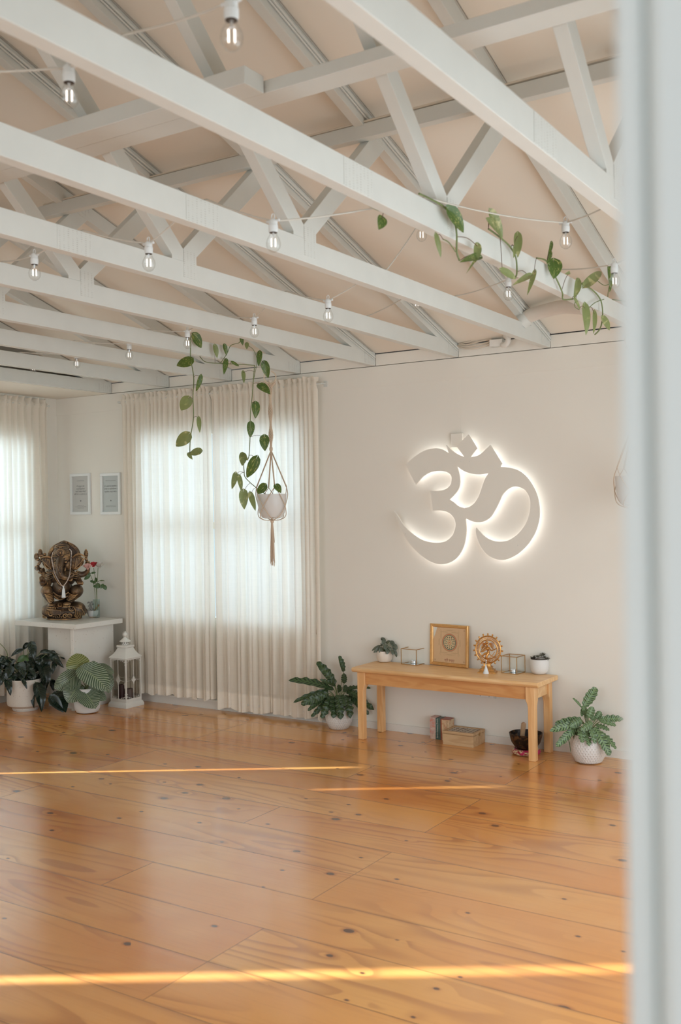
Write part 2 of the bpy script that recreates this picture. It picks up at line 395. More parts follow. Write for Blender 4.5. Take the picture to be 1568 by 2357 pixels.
# wall behind the sign, with the window opening behind the curtains
WX0, WX1, WZ0, WZ1 = .93, 2.50, .62, 2.08
m = MB()
for a, b in (((-.1, 0, 0), (WX0, .1, 2.397)), ((WX1, 0, 0), (6.4, .1, 2.397)), ((WX0, 0, 0), (WX1, .1, WZ0)), ((WX0, 0, WZ1), (WX1, .1, 2.397))): m.box(a, b)
m.box((-.1, .055, 2.397), (6.4, .1, 2.486))
struct('wall_back', m, WALL)
def window(name, ax, c, a0, a1, z0, z1, mull, rail):
    fr = MB(); t = .05
    def bx(p0, p1, q0, q1, d=.05):
        lo, hi = (c+.02, c+.02+d) if ax == 'y' else (c-.02-d, c-.02)
        if ax == 'y': fr.box((p0, lo, q0), (p1, hi, q1))
        else: fr.box((lo, p0, q0), (hi, p1, q1))
    bx(a0, a1, z0, z0+t); bx(a0, a1, z1-t, z1); bx(a0, a0+t, z0, z1); bx(a1-t, a1, z0, z1)
    for x in mull: bx(x-.03, x+.03, z0, z1, .045)
    for z in rail: bx(a0, a1, z-.025, z+.025, .04)
    o = struct(name, fr, TRIMW)
    g = MB()
    if ax == 'y': g.box((a0+t, c+.045, z0+t), (a1-t, c+.049, z1-t))
    else: g.box((c-.049, a0+t, z0+t), (c-.045, a1-t, z1-t))
    obj('pane', g, PANE, o, smooth=False)
window('window_1', 'y', 0, WX0, WX1, WZ0, WZ1, [1.70], [1.35])
# wall on the left with its curtained window; beyond the frame of the photo narrow gaps between closed blinds let the sun in
m = MB(); LW0, LW1 = -2.6, -.30
gaps = [(-3.170, -3.140, .02, 1.35), (-3.692, -3.672, 1.37, 1.69), (-6.19, -6.14, .60, 2.2)]
m.box((-.1, LW1, 0), (0, 0, 2.397)); m.box((-.1, LW0, 0), (0, LW1, WZ0)); m.box((-.1, LW0, WZ1), (0, LW1, 2.397))
m.box((-.1, -2.9, 0), (0, LW0, 2.397))
ys = [-2.9]
for (a, b, z0, z1) in gaps:
    m.box((-.006, b, 0), (0, ys[-1], 2.397)); m.box((-.006, a, 0), (0, b, z0)); m.box((-.006, a, z1), (0, b, 2.397)); ys.append(a)
m.box((-.006, YB, 0), (0, ys[-1], 2.397))
struct('wall_left', m, WALL)
struct('sun_blocker_2', MB().box((-.4, -16, 0), (-.3, -7.95, 5)), TRIMW)  # unseen fin added to keep direct sun out of the front opening
struct('sun_blocker', MB().box((-1.3, -3.85, 0), (-1.2, -.9, 2.6)), TRIMW)  # unseen panel added to shade the left wall's curtain from the sun
window('window_2', 'x', 0, LW0, LW1, WZ0, WZ1, [-1.45], [1.35])
m = MB().box((-.1, YB-.1, 0), (1.2, YB, 2.397)).box((5.2, YB-.1, 0), (6.4, YB, 2.397)).box((1.2, YB-.1, 0), (5.2, YB, .7)).box((1.2, YB-.1, 2.15), (5.2, YB, 2.397))  # the opening is added to let the front fill lamp shine in
struct('wall_front', m, WALL)
# gable parts above the side walls
gp = [(.0, 2.3972), (0, 2.515), (-RID, 2.515+SL*RID), (YB, 2.515), (YB, 2.3972)]
struct('wall_gable', MB().prism([(y, z) for y, z in gp], 'x', -.1, -.004), WALL)
struct('wall_gable_2', MB().prism([(y, z) for y, z in gp], 'x', 6.33, 6.42), WALL)
MATT = plain('matt_wall_paint', (0.68, 0.66, 0.60), .95, var=.02, spec=.1)
# right wall with the wide glazed doorway the photo is taken through
EDGE = -5.300
m = MB(); m.box((6.32, -.45, 0), (6.42, 0, 2.397)); m.box((6.32, -4.75, 2.15), (6.42, -.45, 2.397)); m.box((6.32, -4.75, 0), (6.42, -.45, .12)); m.box((6.32, EDGE+.02, 0), (6.42, -4.75, 2.397))
m.box((6.32, YB, 2.15), (6.42, EDGE+.02, 2.397)); m.box((6.32, YB, 0), (6.42, -7.3, 2.15))
struct('wall_right', m, MATT)
m = MB()
for y in (-4.70, -3.35, -2.0, -.60): m.box((6.35, y-.03, .12), (6.39, y+.03, 2.15))
m.box((6.35, -4.75, .12), (6.39, -.45, .18)); m.box((6.35, -4.75, 2.09), (6.39, -.45, 2.15))
w3 = struct('window_3', m, MATT)
m = MB(); m.box((XR, EDGE, 0), (XR+.0125, EDGE+.09, 2.39)); m.box((XR+.018, EDGE-.006, 0), (XR+.036, EDGE+.09, 2.39)); m.box((XR+.0125, EDGE+.003, 0), (XR+.018, EDGE+.09, 2.39))
m.box((XR+.036, EDGE-.001, 0), (XR+.12, EDGE+.09, 2.39))
struct('door_1', m, DOORW, bevel=.0025, smooth=True)
struct('baseboard_back', MB().box((0, -.014, 0), (XR, 0, .045)).box((0, -.018, 0), (2.60, 0, .062)).box((0, -.05, .062), (2.60, -.0, .074)), TRIMW)
struct('baseboard_left', MB().box((0, YB, 0), (.014, -.018, .06)), TRIMW)
# frieze board, blocking between truss heels
struct('trim_1', MB().box((0, -.004, 2.262), (6.3, 0, 2.395)), WALL)
m = MB()
XT = [5.457, 4.871, 4.266, 3.661, 3.056, 2.451, 1.846, 1.241, .636]
xs = sorted([6.3]+XT)
lo = .0
for x in xs:
    hi = x-.0455 if x < 6.25 else 6.3
    m.box((lo, -.003, 2.4005), (hi, .05, 2.4745)); lo = x+.0015
struct('trim_2', m, WALL)
# roof lining boards with open joints, dark roof space above
m = MB()
lo = .59
def slab(x0, x1, off=.006):
    for s in (1, -1):
        pts = [(-.004, 0), (-RID, 0)]
        poly = []
        for (y, _) in pts: poly.append((y, 2.474+SL*(-y)+off))
        poly = [poly[0], poly[1], (poly[1][0], poly[1][1]+.012), (poly[0][0], poly[0][1]+.012)]
        if s < 0: poly = [(YB-y, z) for y, z in poly]
        m.prism(poly, 'x', x0, x1)
for x in sorted(XT):
    slab(lo, x+.0005); lo = x+.0055
slab(lo, 6.34)
slab(-.004, .585)
struct('ceiling', m, CEIL)
m = MB(); h = .06
m.prism([(.1, 2.43), (.1, 2.45+h), (-RID, 2.474+SL*RID+h+.03), (YB-.1, 2.45+h), (YB-.1, 2.43), (YB-.1, 2.43+.0), (-RID, 2.474+SL*RID+.045), (.0, 2.494+.02)][:0] or
        [(.12, 2.49), (.12, 2.55), (-RID, 2.55+SL*RID), (YB-.12, 2.55), (YB-.12, 2.49), (-RID, 2.50+SL*RID)], 'x', -.12, 6.45)
struct('ceiling_2', m, DARK)
struct('ceiling_3', MB().box((-.05, YB, 2.3972), (.589, .05, 2.412)), CEIL)
# ================================================================ ROOF TRUSSES
def mat_plate():
    t = NT('painted_nail_plate'); o = t.obj(); x, y, z = t.sep(o)
    a = t.math('ABSOLUTE', t.math('SUBTRACT', t.math('FRACT', t.math('MULTIPLY', y, 48.0)), .5))
    b = t.math('ABSOLUTE', t.math('SUBTRACT', t.math('FRACT', t.math('MULTIPLY', z, 130.0)), .5))
    s = t.math('MULTIPLY', t.math('LESS_THAN', a, .17), t.math('LESS_THAN', b, .17))
    s = t.math('MULTIPLY', s, t.smooth(t.noise(o, 40, 2), .35, .6))
    t.bsdf(t.mix(t.math('MULTIPLY', s, .4), (.675, .68, .635, 1), (.32, .28, .23, 1)), .5, bump=s, bstr=.6, bdist=-.002); return t.m
PLATE = mat_plate(); TH = .045
def zr(d, o=0): return 2.396+SL*d+o
TL = ['white roof truss nearest the camera, crossing the top right corner of the room',
      'white roof truss with the leafy pothos vine draped along its bottom beam',
      'white roof truss one behind the vine-draped one, its heel right of the om sign',
      'white roof truss whose heel meets the wall above the middle of the om sign',
      'white roof truss whose heel meets the wall just left of the om sign',
      'white roof truss that the macrame hanging planter is hooked under',
      'white roof truss whose heel meets the wall over the gap between the two window curtains',
      'white roof truss whose heel meets the wall over the left window curtain',
      'farthest white roof truss, beside the flat ceiling strip at the left wall']
def make_truss():
    t = thing('roof_truss', TL[0], 'roof truss', (0, 0, 0), 0, 'white timber roof trusses')
    def mir(poly): return [(YB-y, z) for y, z in reversed(poly)]
    obj('bottom_chord', MB().box((-TH, YB, 2.40), (0, -.0035, 2.489)), WHITE, t, bevel=.0015)
    raf = [(-.0035, 2.474), (-RID, zr(RID, .078)), (-RID, zr(RID)), (-.30, 2.4895), (-.0035, 2.4895-.02)]
    raf = [(-.0035, 2.4895-.03), (-.0035, 2.474), (-RID, zr(RID, .078)), (-RID, zr(RID)), (-.299, 2.4897)]
    for pl in (raf, mir(raf)): obj('rafter', MB().prism(pl, 'x', -TH, -.0003), WHITE, t, bevel=.0015)
    wr = [(-2.577, 2.489), (-2.495, 2.489), (-2.495, 2.52), (-1.954, 3.007), (-2.05, 3.037), (-2.558, 2.559), (-2.577, 2.541)]
    wl = [(-2.645, 2.489), (-2.577, 2.489), (-2.577, 2.541), (-3.646, 3.536), (-3.81, 3.587), (-2.645, 2.505)]
    for pl in (wr, wl, mir(wr), mir(wl)): obj('web', MB().prism(pl, 'x', -TH, -.0005), WHITE, t, bevel=.0015)
    for (y0, y1, z0, z1) in ((-3.25, -3.085, 2.403, 2.486), (-2.577, -2.497, 2.425, 2.535), (-.14, -.02, 2.408, 2.468)):
        obj('nail_plate', MB().box((-.0002, y0, z0), (.0012, y1, z1)), PLATE, t, smooth=False)
    obj('nail_plate', MB().prism([(-1.965, 3.025), (-2.02, 3.052), (-1.985, 3.085), (-1.93, 3.055)], 'x', -.0002, .0012), PLATE, t, smooth=False)
    return t
tr0 = make_truss()
cop = [tr0] + [dup(tr0) for _ in XT[1:]]
for o, x, l in zip(cop, XT, TL):
    o.location = (x, 0, 0); o['label'] = l
for o, x in zip(cop[2:5], XT[2:5]):               # cable conduit clipped to the rafters
    pts = [Vector((.006, -d, zr(d, .052))) for d in (.02, .6, 1.2, 1.8, 2.4, 3.0, 3.6)]
    ORG['_l'] = Vector()
    c = obj('conduit', MB().tube(pts, .0065, 8).tube([p+Vector((0, .0, -.016)) for p in pts], .004, 6), WHITE, o, world=False)
# long braces under the webs, lower brace with cables
def beam(name, lab, x0, x1, y0, y1, z0, z1):
    return tag(obj(name, MB().box((x0, y0, z0), (x1, y1, z1)), WHITE, bevel=.002), lab, 'beam', 'long white braces under the roof trusses')
beam('brace_beam', 'long white timber brace running under the truss webs, right of the block end', 1.9, 6.24, -3.099, -3.0, 2.812, 2.854)
beam('brace_beam', 'shorter white timber brace lapped beside the long one, its square end showing', 1.2, 4.478, -3.205, -3.104, 2.809, 2.866)
beam('brace_beam', 'white ledger timber high under the lining with cables laid along it', .6, 6.24, -2.125, -2.083, 3.006, 3.068)
random.seed(3)
for k, (dy, dz, rr) in enumerate(((.018, .074, .006), (.006, .072, .005), (-.004, .074, .0045))):
    pts = cr([Vector((x, -2.118+dy+random.uniform(-.006, .006), 3.0+dz+random.uniform(-.002, .006))) for x in [2.3+.45*i for i in range(9)]], 6)
    tag(obj('roof_cable', MB().tube(pts, rr, 8), CORDW), 'white painted cable lying along the ledger timber under the roof', 'cable', 'cables on the ledger timber')
# duct hose, junction box, cables above the sign wall
p = cr([P(1205, 738, 'y', -.40), P(1222, 726, 'y', -.40), P(1260, 714, 'y', -.42), P(1300, 706, 'y', -.46), P(1345, 708, 'y', -.5)], 8)
def mat_rib():
    t = NT('ribbed_duct_hose'); o = t.obj(); x, y, z = t.sep(o)
    t.bsdf((.70, .63, .55, 1), .6, bump=t.math('SINE', t.math('MULTIPLY', x, 1300.0)), bstr=.3, bdist=.001); return t.m
t = thing('duct_hose', 'ribbed flexible white duct resting on the roof truss above the om sign', 'duct', tuple(p[0]))
obj('hose', MB().tube(p, .038, 18), mat_rib(), t)
d0 = (p[1]-p[0]).normalized()
obj('collar', MB().tube([p[0]-d0*.012, p[0]+d0*.03], .043, 18), WHITE, t)
p0 = P(1145, 790, 'y', -.03); t = thing('junction_box', 'small white electrical box with cables at the top of the wall', 'electrical box', tuple(p0))
obj('housing', MB().cbox(p0, (.085, .04, .045), R(5)), WHITE, t, bevel=.004)
obj('lid', MB().cbox(p0+Vector((0, -.022, -.0)), (.08, .004, .04), R(5)), TRIMW, t)
e = cr([P(1164, 772, 'y', -.05), P(1170, 780, 'y', -.065), P(1166, 792, 'y', -.06), P(1158, 794, 'y', -.045), P(1155, 790, 'y', -.012), P(1155, 788, 'y', -.0045)], 6)
tag(obj('pipe_elbow', MB().tube(e, .017, 14), TRIMW), 'short white curved pipe elbow beside the electrical box under the roof', 'pipe')
for k in range(4):
    e = cr([P(1052+k*2, 797-k*2, 'y', -.02), P(1075, 803-5*k, 'y', -.03), P(1105, 800-7*k, 'y', -.03), P(1132, 790-5*k, 'y', -.03)], 6)
    tag(obj('cable_loop', MB().tube(e, .0042, 8), CORDW), 'pale cable sagging from the truss heel to the white electrical box', 'cable', 'cables looping to the electrical box')
# ================================================================ FESTOON STRINGS
ZT = 2.492
def festoon(label, stops):
    # stops: ('b',x,u,vbottom) a lamp hanging in the bay at x seen with its tip at (u,v); ('c',x,y) cord over a truss bottom beam
    lamps = []
    pts = []
    for s in stops:
        if s[0] == 'b':
            q = P(s[2], s[3], 'x', s[1]); top = q + Vector((0, 0, .098)); lamps.append(top); pts.append(top)
        else:
            x, y = s[1], s[2]
            pts += [Vector((x-TH-.003, y, ZT)), Vector((x+.003, y, ZT))]
    t = thing('festoon_string', label, 'string lights', tuple(pts[0]), 0, 'festoon light strings over the trusses')
    full = []
    for a, b in zip(pts, pts[1:]):
        n = 6; sag = .02*(b-a).length
        for i in range(n): full.append(a.lerp(b, i/n) - Vector((0, 0, sag*4*(i/n)*(1-i/n))))
    full.append(pts[-1])
    obj('cord', MB().tube(full, .0028, 6), CORD, t)
    for q in lamps:
        tilt = Matrix.Identity(4)
        def L(prof): return [(r, z) for r, z in prof]
        s = MB().lathe([(.0, .006), (.010, .005), (.0135, .0), (.0135, -.012), (.015, -.014), (.015, -.030), (.0135, -.034), (.0135, -.036)], q, 20)
        s.tor(q+Vector((0, 0, .014)), .006, .009, .0018, 16, 6)
        for sx in (-1, 1): s.tube([q+Vector((sx*.010, 0, -.001)), q+Vector((sx*.024, 0, .0))], .0045, 8)
        so = obj('lamp_socket', s, SOCK, t)
        obj('bulb_neck', MB().lathe([(.0125, -.034), (.0125, -.037), (.0, -.037)], q, 16, caps=False), DARK, so)
        obj('glass_bulb', MB().lathe([(.0105, -.034), (.011, -.040), (.0145, -.048), (.0205, -.058), (.0232, -.070), (.0215, -.082), (.0150, -.092), (.007, -.097), (0.0001, -.098)], q, 28, caps=False), BULBG, so)
        f = MB()
        for sx in (-1, 1):
            a = q + rt*(sx*.0062) ; f.tube([a+Vector((0, 0, -.055)), a+Vector((0, 0, -.080))], .0015, 6)
        obj('filament', f, FILA, so)
        g = MB(); g.tube([q+Vector((0, 0, -.034)), q+Vector((0, 0, -.050))], [.004, .0025], 8)
        for sx in (-1, 1):
            a = q + rt*(sx*.0062); g.tube([q+Vector((0, 0, -.048)), a+Vector((0, 0, -.055))], .0006, 4)
        obj('filament_stem', g, SILVER, so)
    return t
X_ = XT  # short alias
festoon('festoon bulb string crossing the upper left corner nearest the camera', [('c', X_[2], -4.35), ('b', 4.60, 160, 250), ('c', X_[1], P(282, 78, 'x', 4.871).y), ('b', 5.18, 534, 118), ('c', X_[0], -4.3)])
festoon('festoon bulb string over the middle of the trusses, above the left half of the photo', [('c', X_[5], -2.9), ('b', 2.76, 14, 640)][0:1] + [('c', X_[4], -3.0), ('b', 3.36, 80, 646), ('c', X_[3], -3.13), ('b', 3.97, 343, 625), ('c', X_[2], -3.15), ('b', 4.57, 630, 581), ('c', X_[1], -2.75), ('b', 5.12, 1303, 573), ('c', X_[0], -2.35)])
festoon('festoon bulb string running from the far left ceiling past the draped vine strands', [('b', .93, 77, 858), ('c', X_[7], -1.40), ('b', 1.54, 177, 848), ('c', X_[6], -1.5), ('b', 2.15, 298, 829), ('c', X_[5], -1.5), ('b', 2.76, 432, 803), ('c', X_[4], -1.62), ('b', 3.36, 586, 777), ('c', X_[3], -1.85), ('b', 3.97, 756, 742), ('c', X_[2], -1.95), ('b', 4.35, 971, 556), ('c', X_[1], -2.0)])
festoon('festoon bulb string behind the draped pothos leaves at the right', [('c', X_[3], -1.1), ('b', 4.05, 960, 712), ('c', X_[2], -1.27), ('b', 4.62, 1171, 692), ('c', X_[1], -1.5), ('b', 5.18, 1415, 664), ('c', X_[0], -1.75)])
# ================================================================ CURTAINS
def curtain(name, label, ax, c, a0, a1, ztop, zbot, nf, seed, amp=.016):
    random.seed(seed); n = nf*9; rows = [(ztop+.042, 1.7, .006), (ztop+.018, .9, .006), (ztop+.004, .25, .0), (ztop-.022, .3, .0), (ztop-.05, .75, 0)]
    H = ztop-.05-zbot; k = 26
    for i in range(1, k+1): rows.append((ztop-.05-H*i/k, .85+.35*i/k, 0))
    ph = [random.uniform(-.35, .35) for _ in range(nf+2)]; am = [random.uniform(.55, 1.35) for _ in range(nf+2)]
    zb = [random.uniform(-.014, .014) for _ in range(nf+2)]
    vs = []
    for r, (z, fa, jit) in enumerate(rows):
        g = min(1, max(0, (ztop-z)/1.2))
        for j in range(n+1):
            s = j/n; w = s*nf; i = min(nf-1, int(w)); fr = w-i
            A = am[i]*(1-fr)+am[i+1]*fr; PH = ph[i]*(1-fr)+ph[i+1]*fr
            hi = math.sin(2*PI*(w+PH)) ; lowf = math.sin(2*PI*(w*.47+.3))*g
            off = amp*fa*(A*hi*(1-.35*g) + .75*lowf)
            if r < 2: off += .007*math.sin(2*PI*w*1.9+r)
            if 2 <= r <= 3: off -= .010*(1 if ax == 'y' else -1)
            a = a0+(a1-a0)*s + .25*amp*math.cos(2*PI*(w+PH))*fa
            zz = z + (zb[i]*(1-fr)+zb[i+1]*fr)*g*g + (jit*math.sin(w*5) if jit else 0)
            vs.append((a, c+off, zz) if ax == 'y' else (c+off, a, zz))
    fs = [(r*(n+1)+j, r*(n+1)+j+1, (r+1)*(n+1)+j+1, (r+1)*(n+1)+j) for r in range(len(rows)-1) for j in range(n)]
    return tag(obj(name, MB().add(vs, fs), CURT, auto=180), label, 'curtain', 'cream gathered curtains')
curtain('curtain', 'cream curtain on the left half of the window beside the two text prints', 'y', -.065, .80, 1.687, 2.325, .075, 19, 5)
CR = curtain('curtain', 'cream curtain on the right half of the window, behind the hanging planter', 'y', -.065, 1.703, 2.63, 2.318, .03, 20, 9)
curtain('curtain', 'cream curtain over the window in the left wall behind the statue', 'x', .065, -2.75, -.155, 2.335, .07, 42, 11)
t = thing('curtain_rod', 'thin white curtain rod along the top of the window wall', 'curtain rod', (1.7, -.065, 2.31))
obj('rod', MB().tube([(.765, -.065, 2.314), (2.665, -.065, 2.308)], .007, 10), WHITE, t)
for x in (.77, 2.66): obj('bracket', MB().tube([(x, 0, 2.312), (x, -.065, 2.312)], .006, 8).cbox((x, -.004, 2.312), (.03, .006, .04)), WHITE, t)
t = thing('curtain_rod', 'thin white curtain rod high on the left wall', 'curtain rod', (.065, -1.4, 2.324))
obj('rod', MB().tube([(.065, -2.8, 2.324), (.065, -.13, 2.324)], .007, 10), WHITE, t)
obj('bracket', MB().tube([(0, -.135, 2.324), (.065, -.135, 2.324)], .006, 8), WHITE, t)
tie = cr([P(731, 1210, 'y', -.045), P(733, 1260, 'y', -.05), P(728, 1330, 'y', -.045), P(732, 1400, 'y', -.05), P(729, 1460, 'y', -.045)], 5)
obj('tie_cord', MB().tube(tie, .003, 6), ROPE, CR)
# ================================================================ OM SIGN
def zp(x, y): return P(860+x*.28061, 960+y*.28061, 'y', -.044)
corn = [[(780,143),(851,258)], [(851,258),(797,328)], [(797,328),(860,315),(912,275),(958,228)], [(958,228),(1055,383)], [(1055,383),(1040,408)],
 [(1040,408),(1110,415),(1190,440),(1262,500),(1320,590),(1352,680),(1363,780),(1352,870),(1320,960),(1260,1050),(1170,1130),(1060,1172),(960,1145),(890,1075),(852,990),(840,930),(848,905)],
 [(848,905),(870,935),(920,985),(980,1015),(1040,1022),(1110,1010),(1190,955),(1250,875),(1280,790),(1288,715),(1278,650),(1240,595),(1180,570),(1120,580),(1065,630),(1035,690),(1000,760),(960,820),(905,855),(850,862),(800,850),(757,830)],
 [(757,830),(763,900),(760,970),(740,1060),(695,1140),(630,1190),(550,1207),(470,1185),(380,1125),(290,1030),(230,920),(195,840),(170,772)],
 [(170,772),(200,810),(250,890),(310,950),(390,1005),(470,1028),(540,1030),(600,1015),(650,970),(672,910),(675,870),(660,825),(620,785),(560,767),(490,766)],
 [(490,766),(480,700),(468,605)], [(468,605),(530,605),(590,593),(630,560),(643,510),(635,475),(600,450),(535,441),(460,455),(400,495),(350,557)],
 [(350,557),(265,390)], [(265,390),(330,330),(420,275),(500,256),(560,265),(620,300)], [(620,300),(597,230)], [(597,230),(640,270),(690,305),(747,328)], [(747,328),(682,237)], [(682,237),(780,143)]]
hole = [[(685,400),(730,435),(790,460),(865,470),(945,460)], [(945,460),(915,510),(890,580),(865,650),(830,705),(790,735),(745,748)], [(745,748),(700,733),(660,700),(625,678)], [(625,678),(680,620),(705,575),(712,520),(705,460),(685,400)]]
def flat(chains):
    out = []
    for ch in chains:
        q = cr([zp(*c) for c in ch], 5) if len(ch) > 2 else [zp(*c) for c in ch]
        out += q[:-1]
    return [(p.x, p.z) for p in out]
from mathutils import geometry
def poly_off(pts, d):
    n = len(pts); A = sum(pts[i][0]*pts[(i+1) % n][1]-pts[(i+1) % n][0]*pts[i][1] for i in range(n)); s = 1 if A > 0 else -1
    out = []
    for i in range(n):
        a, b, c = Vector(pts[i-1]), Vector(pts[i]), Vector(pts[(i+1) % n])
        e1 = (b-a); e2 = (c-b)
        if e1.length < 1e-7 or e2.length < 1e-7: out.append(tuple(b)); continue
        e1.normalize(); e2.normalize(); n1 = Vector((-e1.y, e1.x))*s; n2 = Vector((-e2.y, e2.x))*s
        m_ = (n1+n2); m_ = m_/max(.35, m_.length_squared/2)/1 if m_.length > 1e-6 else n1
        if m_.length > 2: m_ = m_*(2/m_.length)
        out.append(tuple(b+m_*d))
    return out
OUT, HOL = flat(corn), flat(hole)
def inset(pts, d):                                  # inset outline, dropping the places too narrow for the strip
    out = []; n = len(pts)
    for q in poly_off(pts, d):
        m_ = 9
        for i in range(n):
            a, b = Vector(pts[i]), Vector(pts[(i+1) % n]); ab = b-a; t_ = max(0, min(1, (Vector(q)-a).dot(ab)/max(1e-12, ab.length_squared)))
            m_ = min(m_, (Vector(q)-a-ab*t_).length)
        ins_ = sum(1 for i in range(n) if (pts[i][1] > q[1]) != (pts[(i+1) % n][1] > q[1]) and q[0] < (pts[(i+1) % n][0]-pts[i][0])*(q[1]-pts[i][1])/(pts[(i+1) % n][1]-pts[i][1])+pts[i][0]) % 2
        if m_ > abs(d)*.45 and ins_ == (1 if d > 0 else 0): out.append(q)
    return out
def extr(loops, y0, y1, mb=None, sides_only=False):
    mb = mb or MB(); allp = [p for l in loops for p in l]
    tri = geometry.tessellate_polygon([[Vector((x, z, 0)) for x, z in l] for l in loops]); n = len(allp)
    vs = [(x, y0, z) for x, z in allp]+[(x, y1, z) for x, z in allp]; fs = []
    if not sides_only: fs += [tuple(t) for t in tri]+[tuple(n+i for i in reversed(t)) for t in tri]
    o = 0
    for l in loops:
        k = len(l); fs += [(o+i, o+(i+1) % k, n+o+(i+1) % k, n+o+i) for i in range(k)]; o += k
    return mb.add(vs, fs)
t = thing('om_sign', 'large white backlit om symbol mounted on the wall above the bench', 'wall sign', (3.7, -.04, 1.5))
SIGNM = plain('sign_face_paint', (0.80, 0.76, 0.68), .7, var=.02)
obj('face_plate', extr([OUT, HOL], -.047, -.036), SIGNM, t, smooth=False)
obj('led_backlight', extr([inset(OUT, .016), inset(HOL, -.016)], -.035, -.027), LED, t, smooth=False)
m = MB()
for z in ((720, 362), (790, 364), (267, 958), (1187, 1052)):
    q = zp(*z); m.ell((q.x, -.048, q.z), (.004, .002, .004), 10, 6)
    m.tube([(q.x, -.036, q.z), (q.x, 0, q.z)], .004, 8)
obj('fixing_screw', m, TRIMW, t)
a, b = P(1040, 998, 'y', 0), P(1068, 1030, 'y', 0)
t = thing('driver_box', 'small white box on the wall half hidden behind the om sign', 'electrical box', (a.x, 0, a.z))
obj('housing', MB().box((a.x, -.019, b.z), (b.x, -.001, a.z)), WALL, t, bevel=.004)
a, b = P(1046, 862, 'y', 0), P(1064, 998, 'y', 0)
tag(obj('cable_cover', MB().box((a.x+.01, -.0016, b.z), (b.x-.005, -.0003, 2.26)), WALL), 'flat painted cable cover strip running up the wall above the om sign', 'cable cover')
a, b = P(1097, 1580, 'y', 0), P(1140, 1607, 'y', 0)
t = thing('wall_socket', 'white double wall socket behind the bench', 'wall socket', ((a.x+b.x)/2, 0, b.z))
obj('plate', MB().box((a.x, -.012, b.z), (b.x-.005, -.0005, b.z+.07)), plain('socket_plastic', (.86, .86, .83), .3), t, bevel=.003)
obj('edge_cap', MB().box((b.x-.004, -.011, b.z-.001), (b.x+.006, -.0005, b.z+.071)), WHITE, t)
for k in (.03, .09):
    m = MB()
    for dx, dz in ((-.006, .004), (.006, .004), (0, -.008)): m.box((a.x+k+dx-.0012, -.0128, b.z+.014+dz), (a.x+k+dx+.0012, -.0099, b.z+.022+dz))
    obj('socket_slots', m, DARK, t, smooth=False)
    obj('rocker_switch', MB().box((a.x+k-.008, -.013, b.z+.052), (a.x+k+.008, -.0099, b.z+.064)), WHITE, t)
# ================================================================ BENCH
TZ = .455
t = thing('bench_table', 'long low light wood bench under the om sign holding the altar objects', 'table', (3.67, -.17, 0))
top = MB(); X0, X1, Y0, Y1 = 3.045, 4.292, -.345, -.022
pr = [(Y0+.012, TZ-.030), (Y0+.003, TZ-.022), (Y0, TZ-.010), (Y0+.006, TZ-.001), (Y0+.014, TZ), (Y1-.008, TZ), (Y1, TZ-.006), (Y1, TZ-.03)]
top.prism(pr, 'x', X0, X1)
obj('tabletop', top, TABLE, t, bevel=.004)
lw = .042
def tleg(x, y, sx, sy):
    # square leg that swells in a curved shoulder below the apron
    m = MB(); vs = []; prof = [(0, 0), (.30*1, 0), (TZ-.150, 0), (TZ-.132, .003), (TZ-.118, .009), (TZ-.108, .014), (TZ-.0305, .014)]
    prof = [(0, 0), (TZ-.150, 0), (TZ-.132, .003), (TZ-.118, .009), (TZ-.108, .014), (TZ-.0305, .014)]
    for z, g in prof:
        a = lw+g; vs += [(x, y, z), (x+sx*a, y, z), (x+sx*a, y+sy*a, z), (x, y+sy*a, z)]
    k = len(prof)
    m.add(vs, [(i*4+j, i*4+(j+1) % 4, (i+1)*4+(j+1) % 4, (i+1)*4+j) for i in range(k-1) for j in range(4)]+[(3, 2, 1, 0), tuple((k-1)*4+j for j in range(4))])
    obj('leg', m, TABLEZ, t, bevel=.003)
tleg(3.075, -.322, 1, 1); tleg(4.262, -.322, -1, 1); tleg(3.075, -.040, 1, -1); tleg(4.262, -.040, -1, -1)
AP = mat_wood('apron_rubberwood', (220, 164, 104), (204, 142, 82), .4)
obj('apron', MB().box((3.132, -.312, TZ-.105), (4.205, -.294, TZ-.0305)), AP, t)
obj('apron', MB().box((3.132, -.068, TZ-.105), (4.205, -.05, TZ-.0305)), AP, t)
for x in (3.087, 4.232): obj('apron', MB().box((x, -.265, TZ-.105), (x+.018, -.097, TZ-.0305)), TABLE, t)
for x in (3.075, 4.262-lw): 
    for y in (-.322, -.040-lw): obj('foot_pad', MB().box((x+.003, y+.003, -.0), (x+lw-.003, y+lw-.003, .002)), DARK, t)
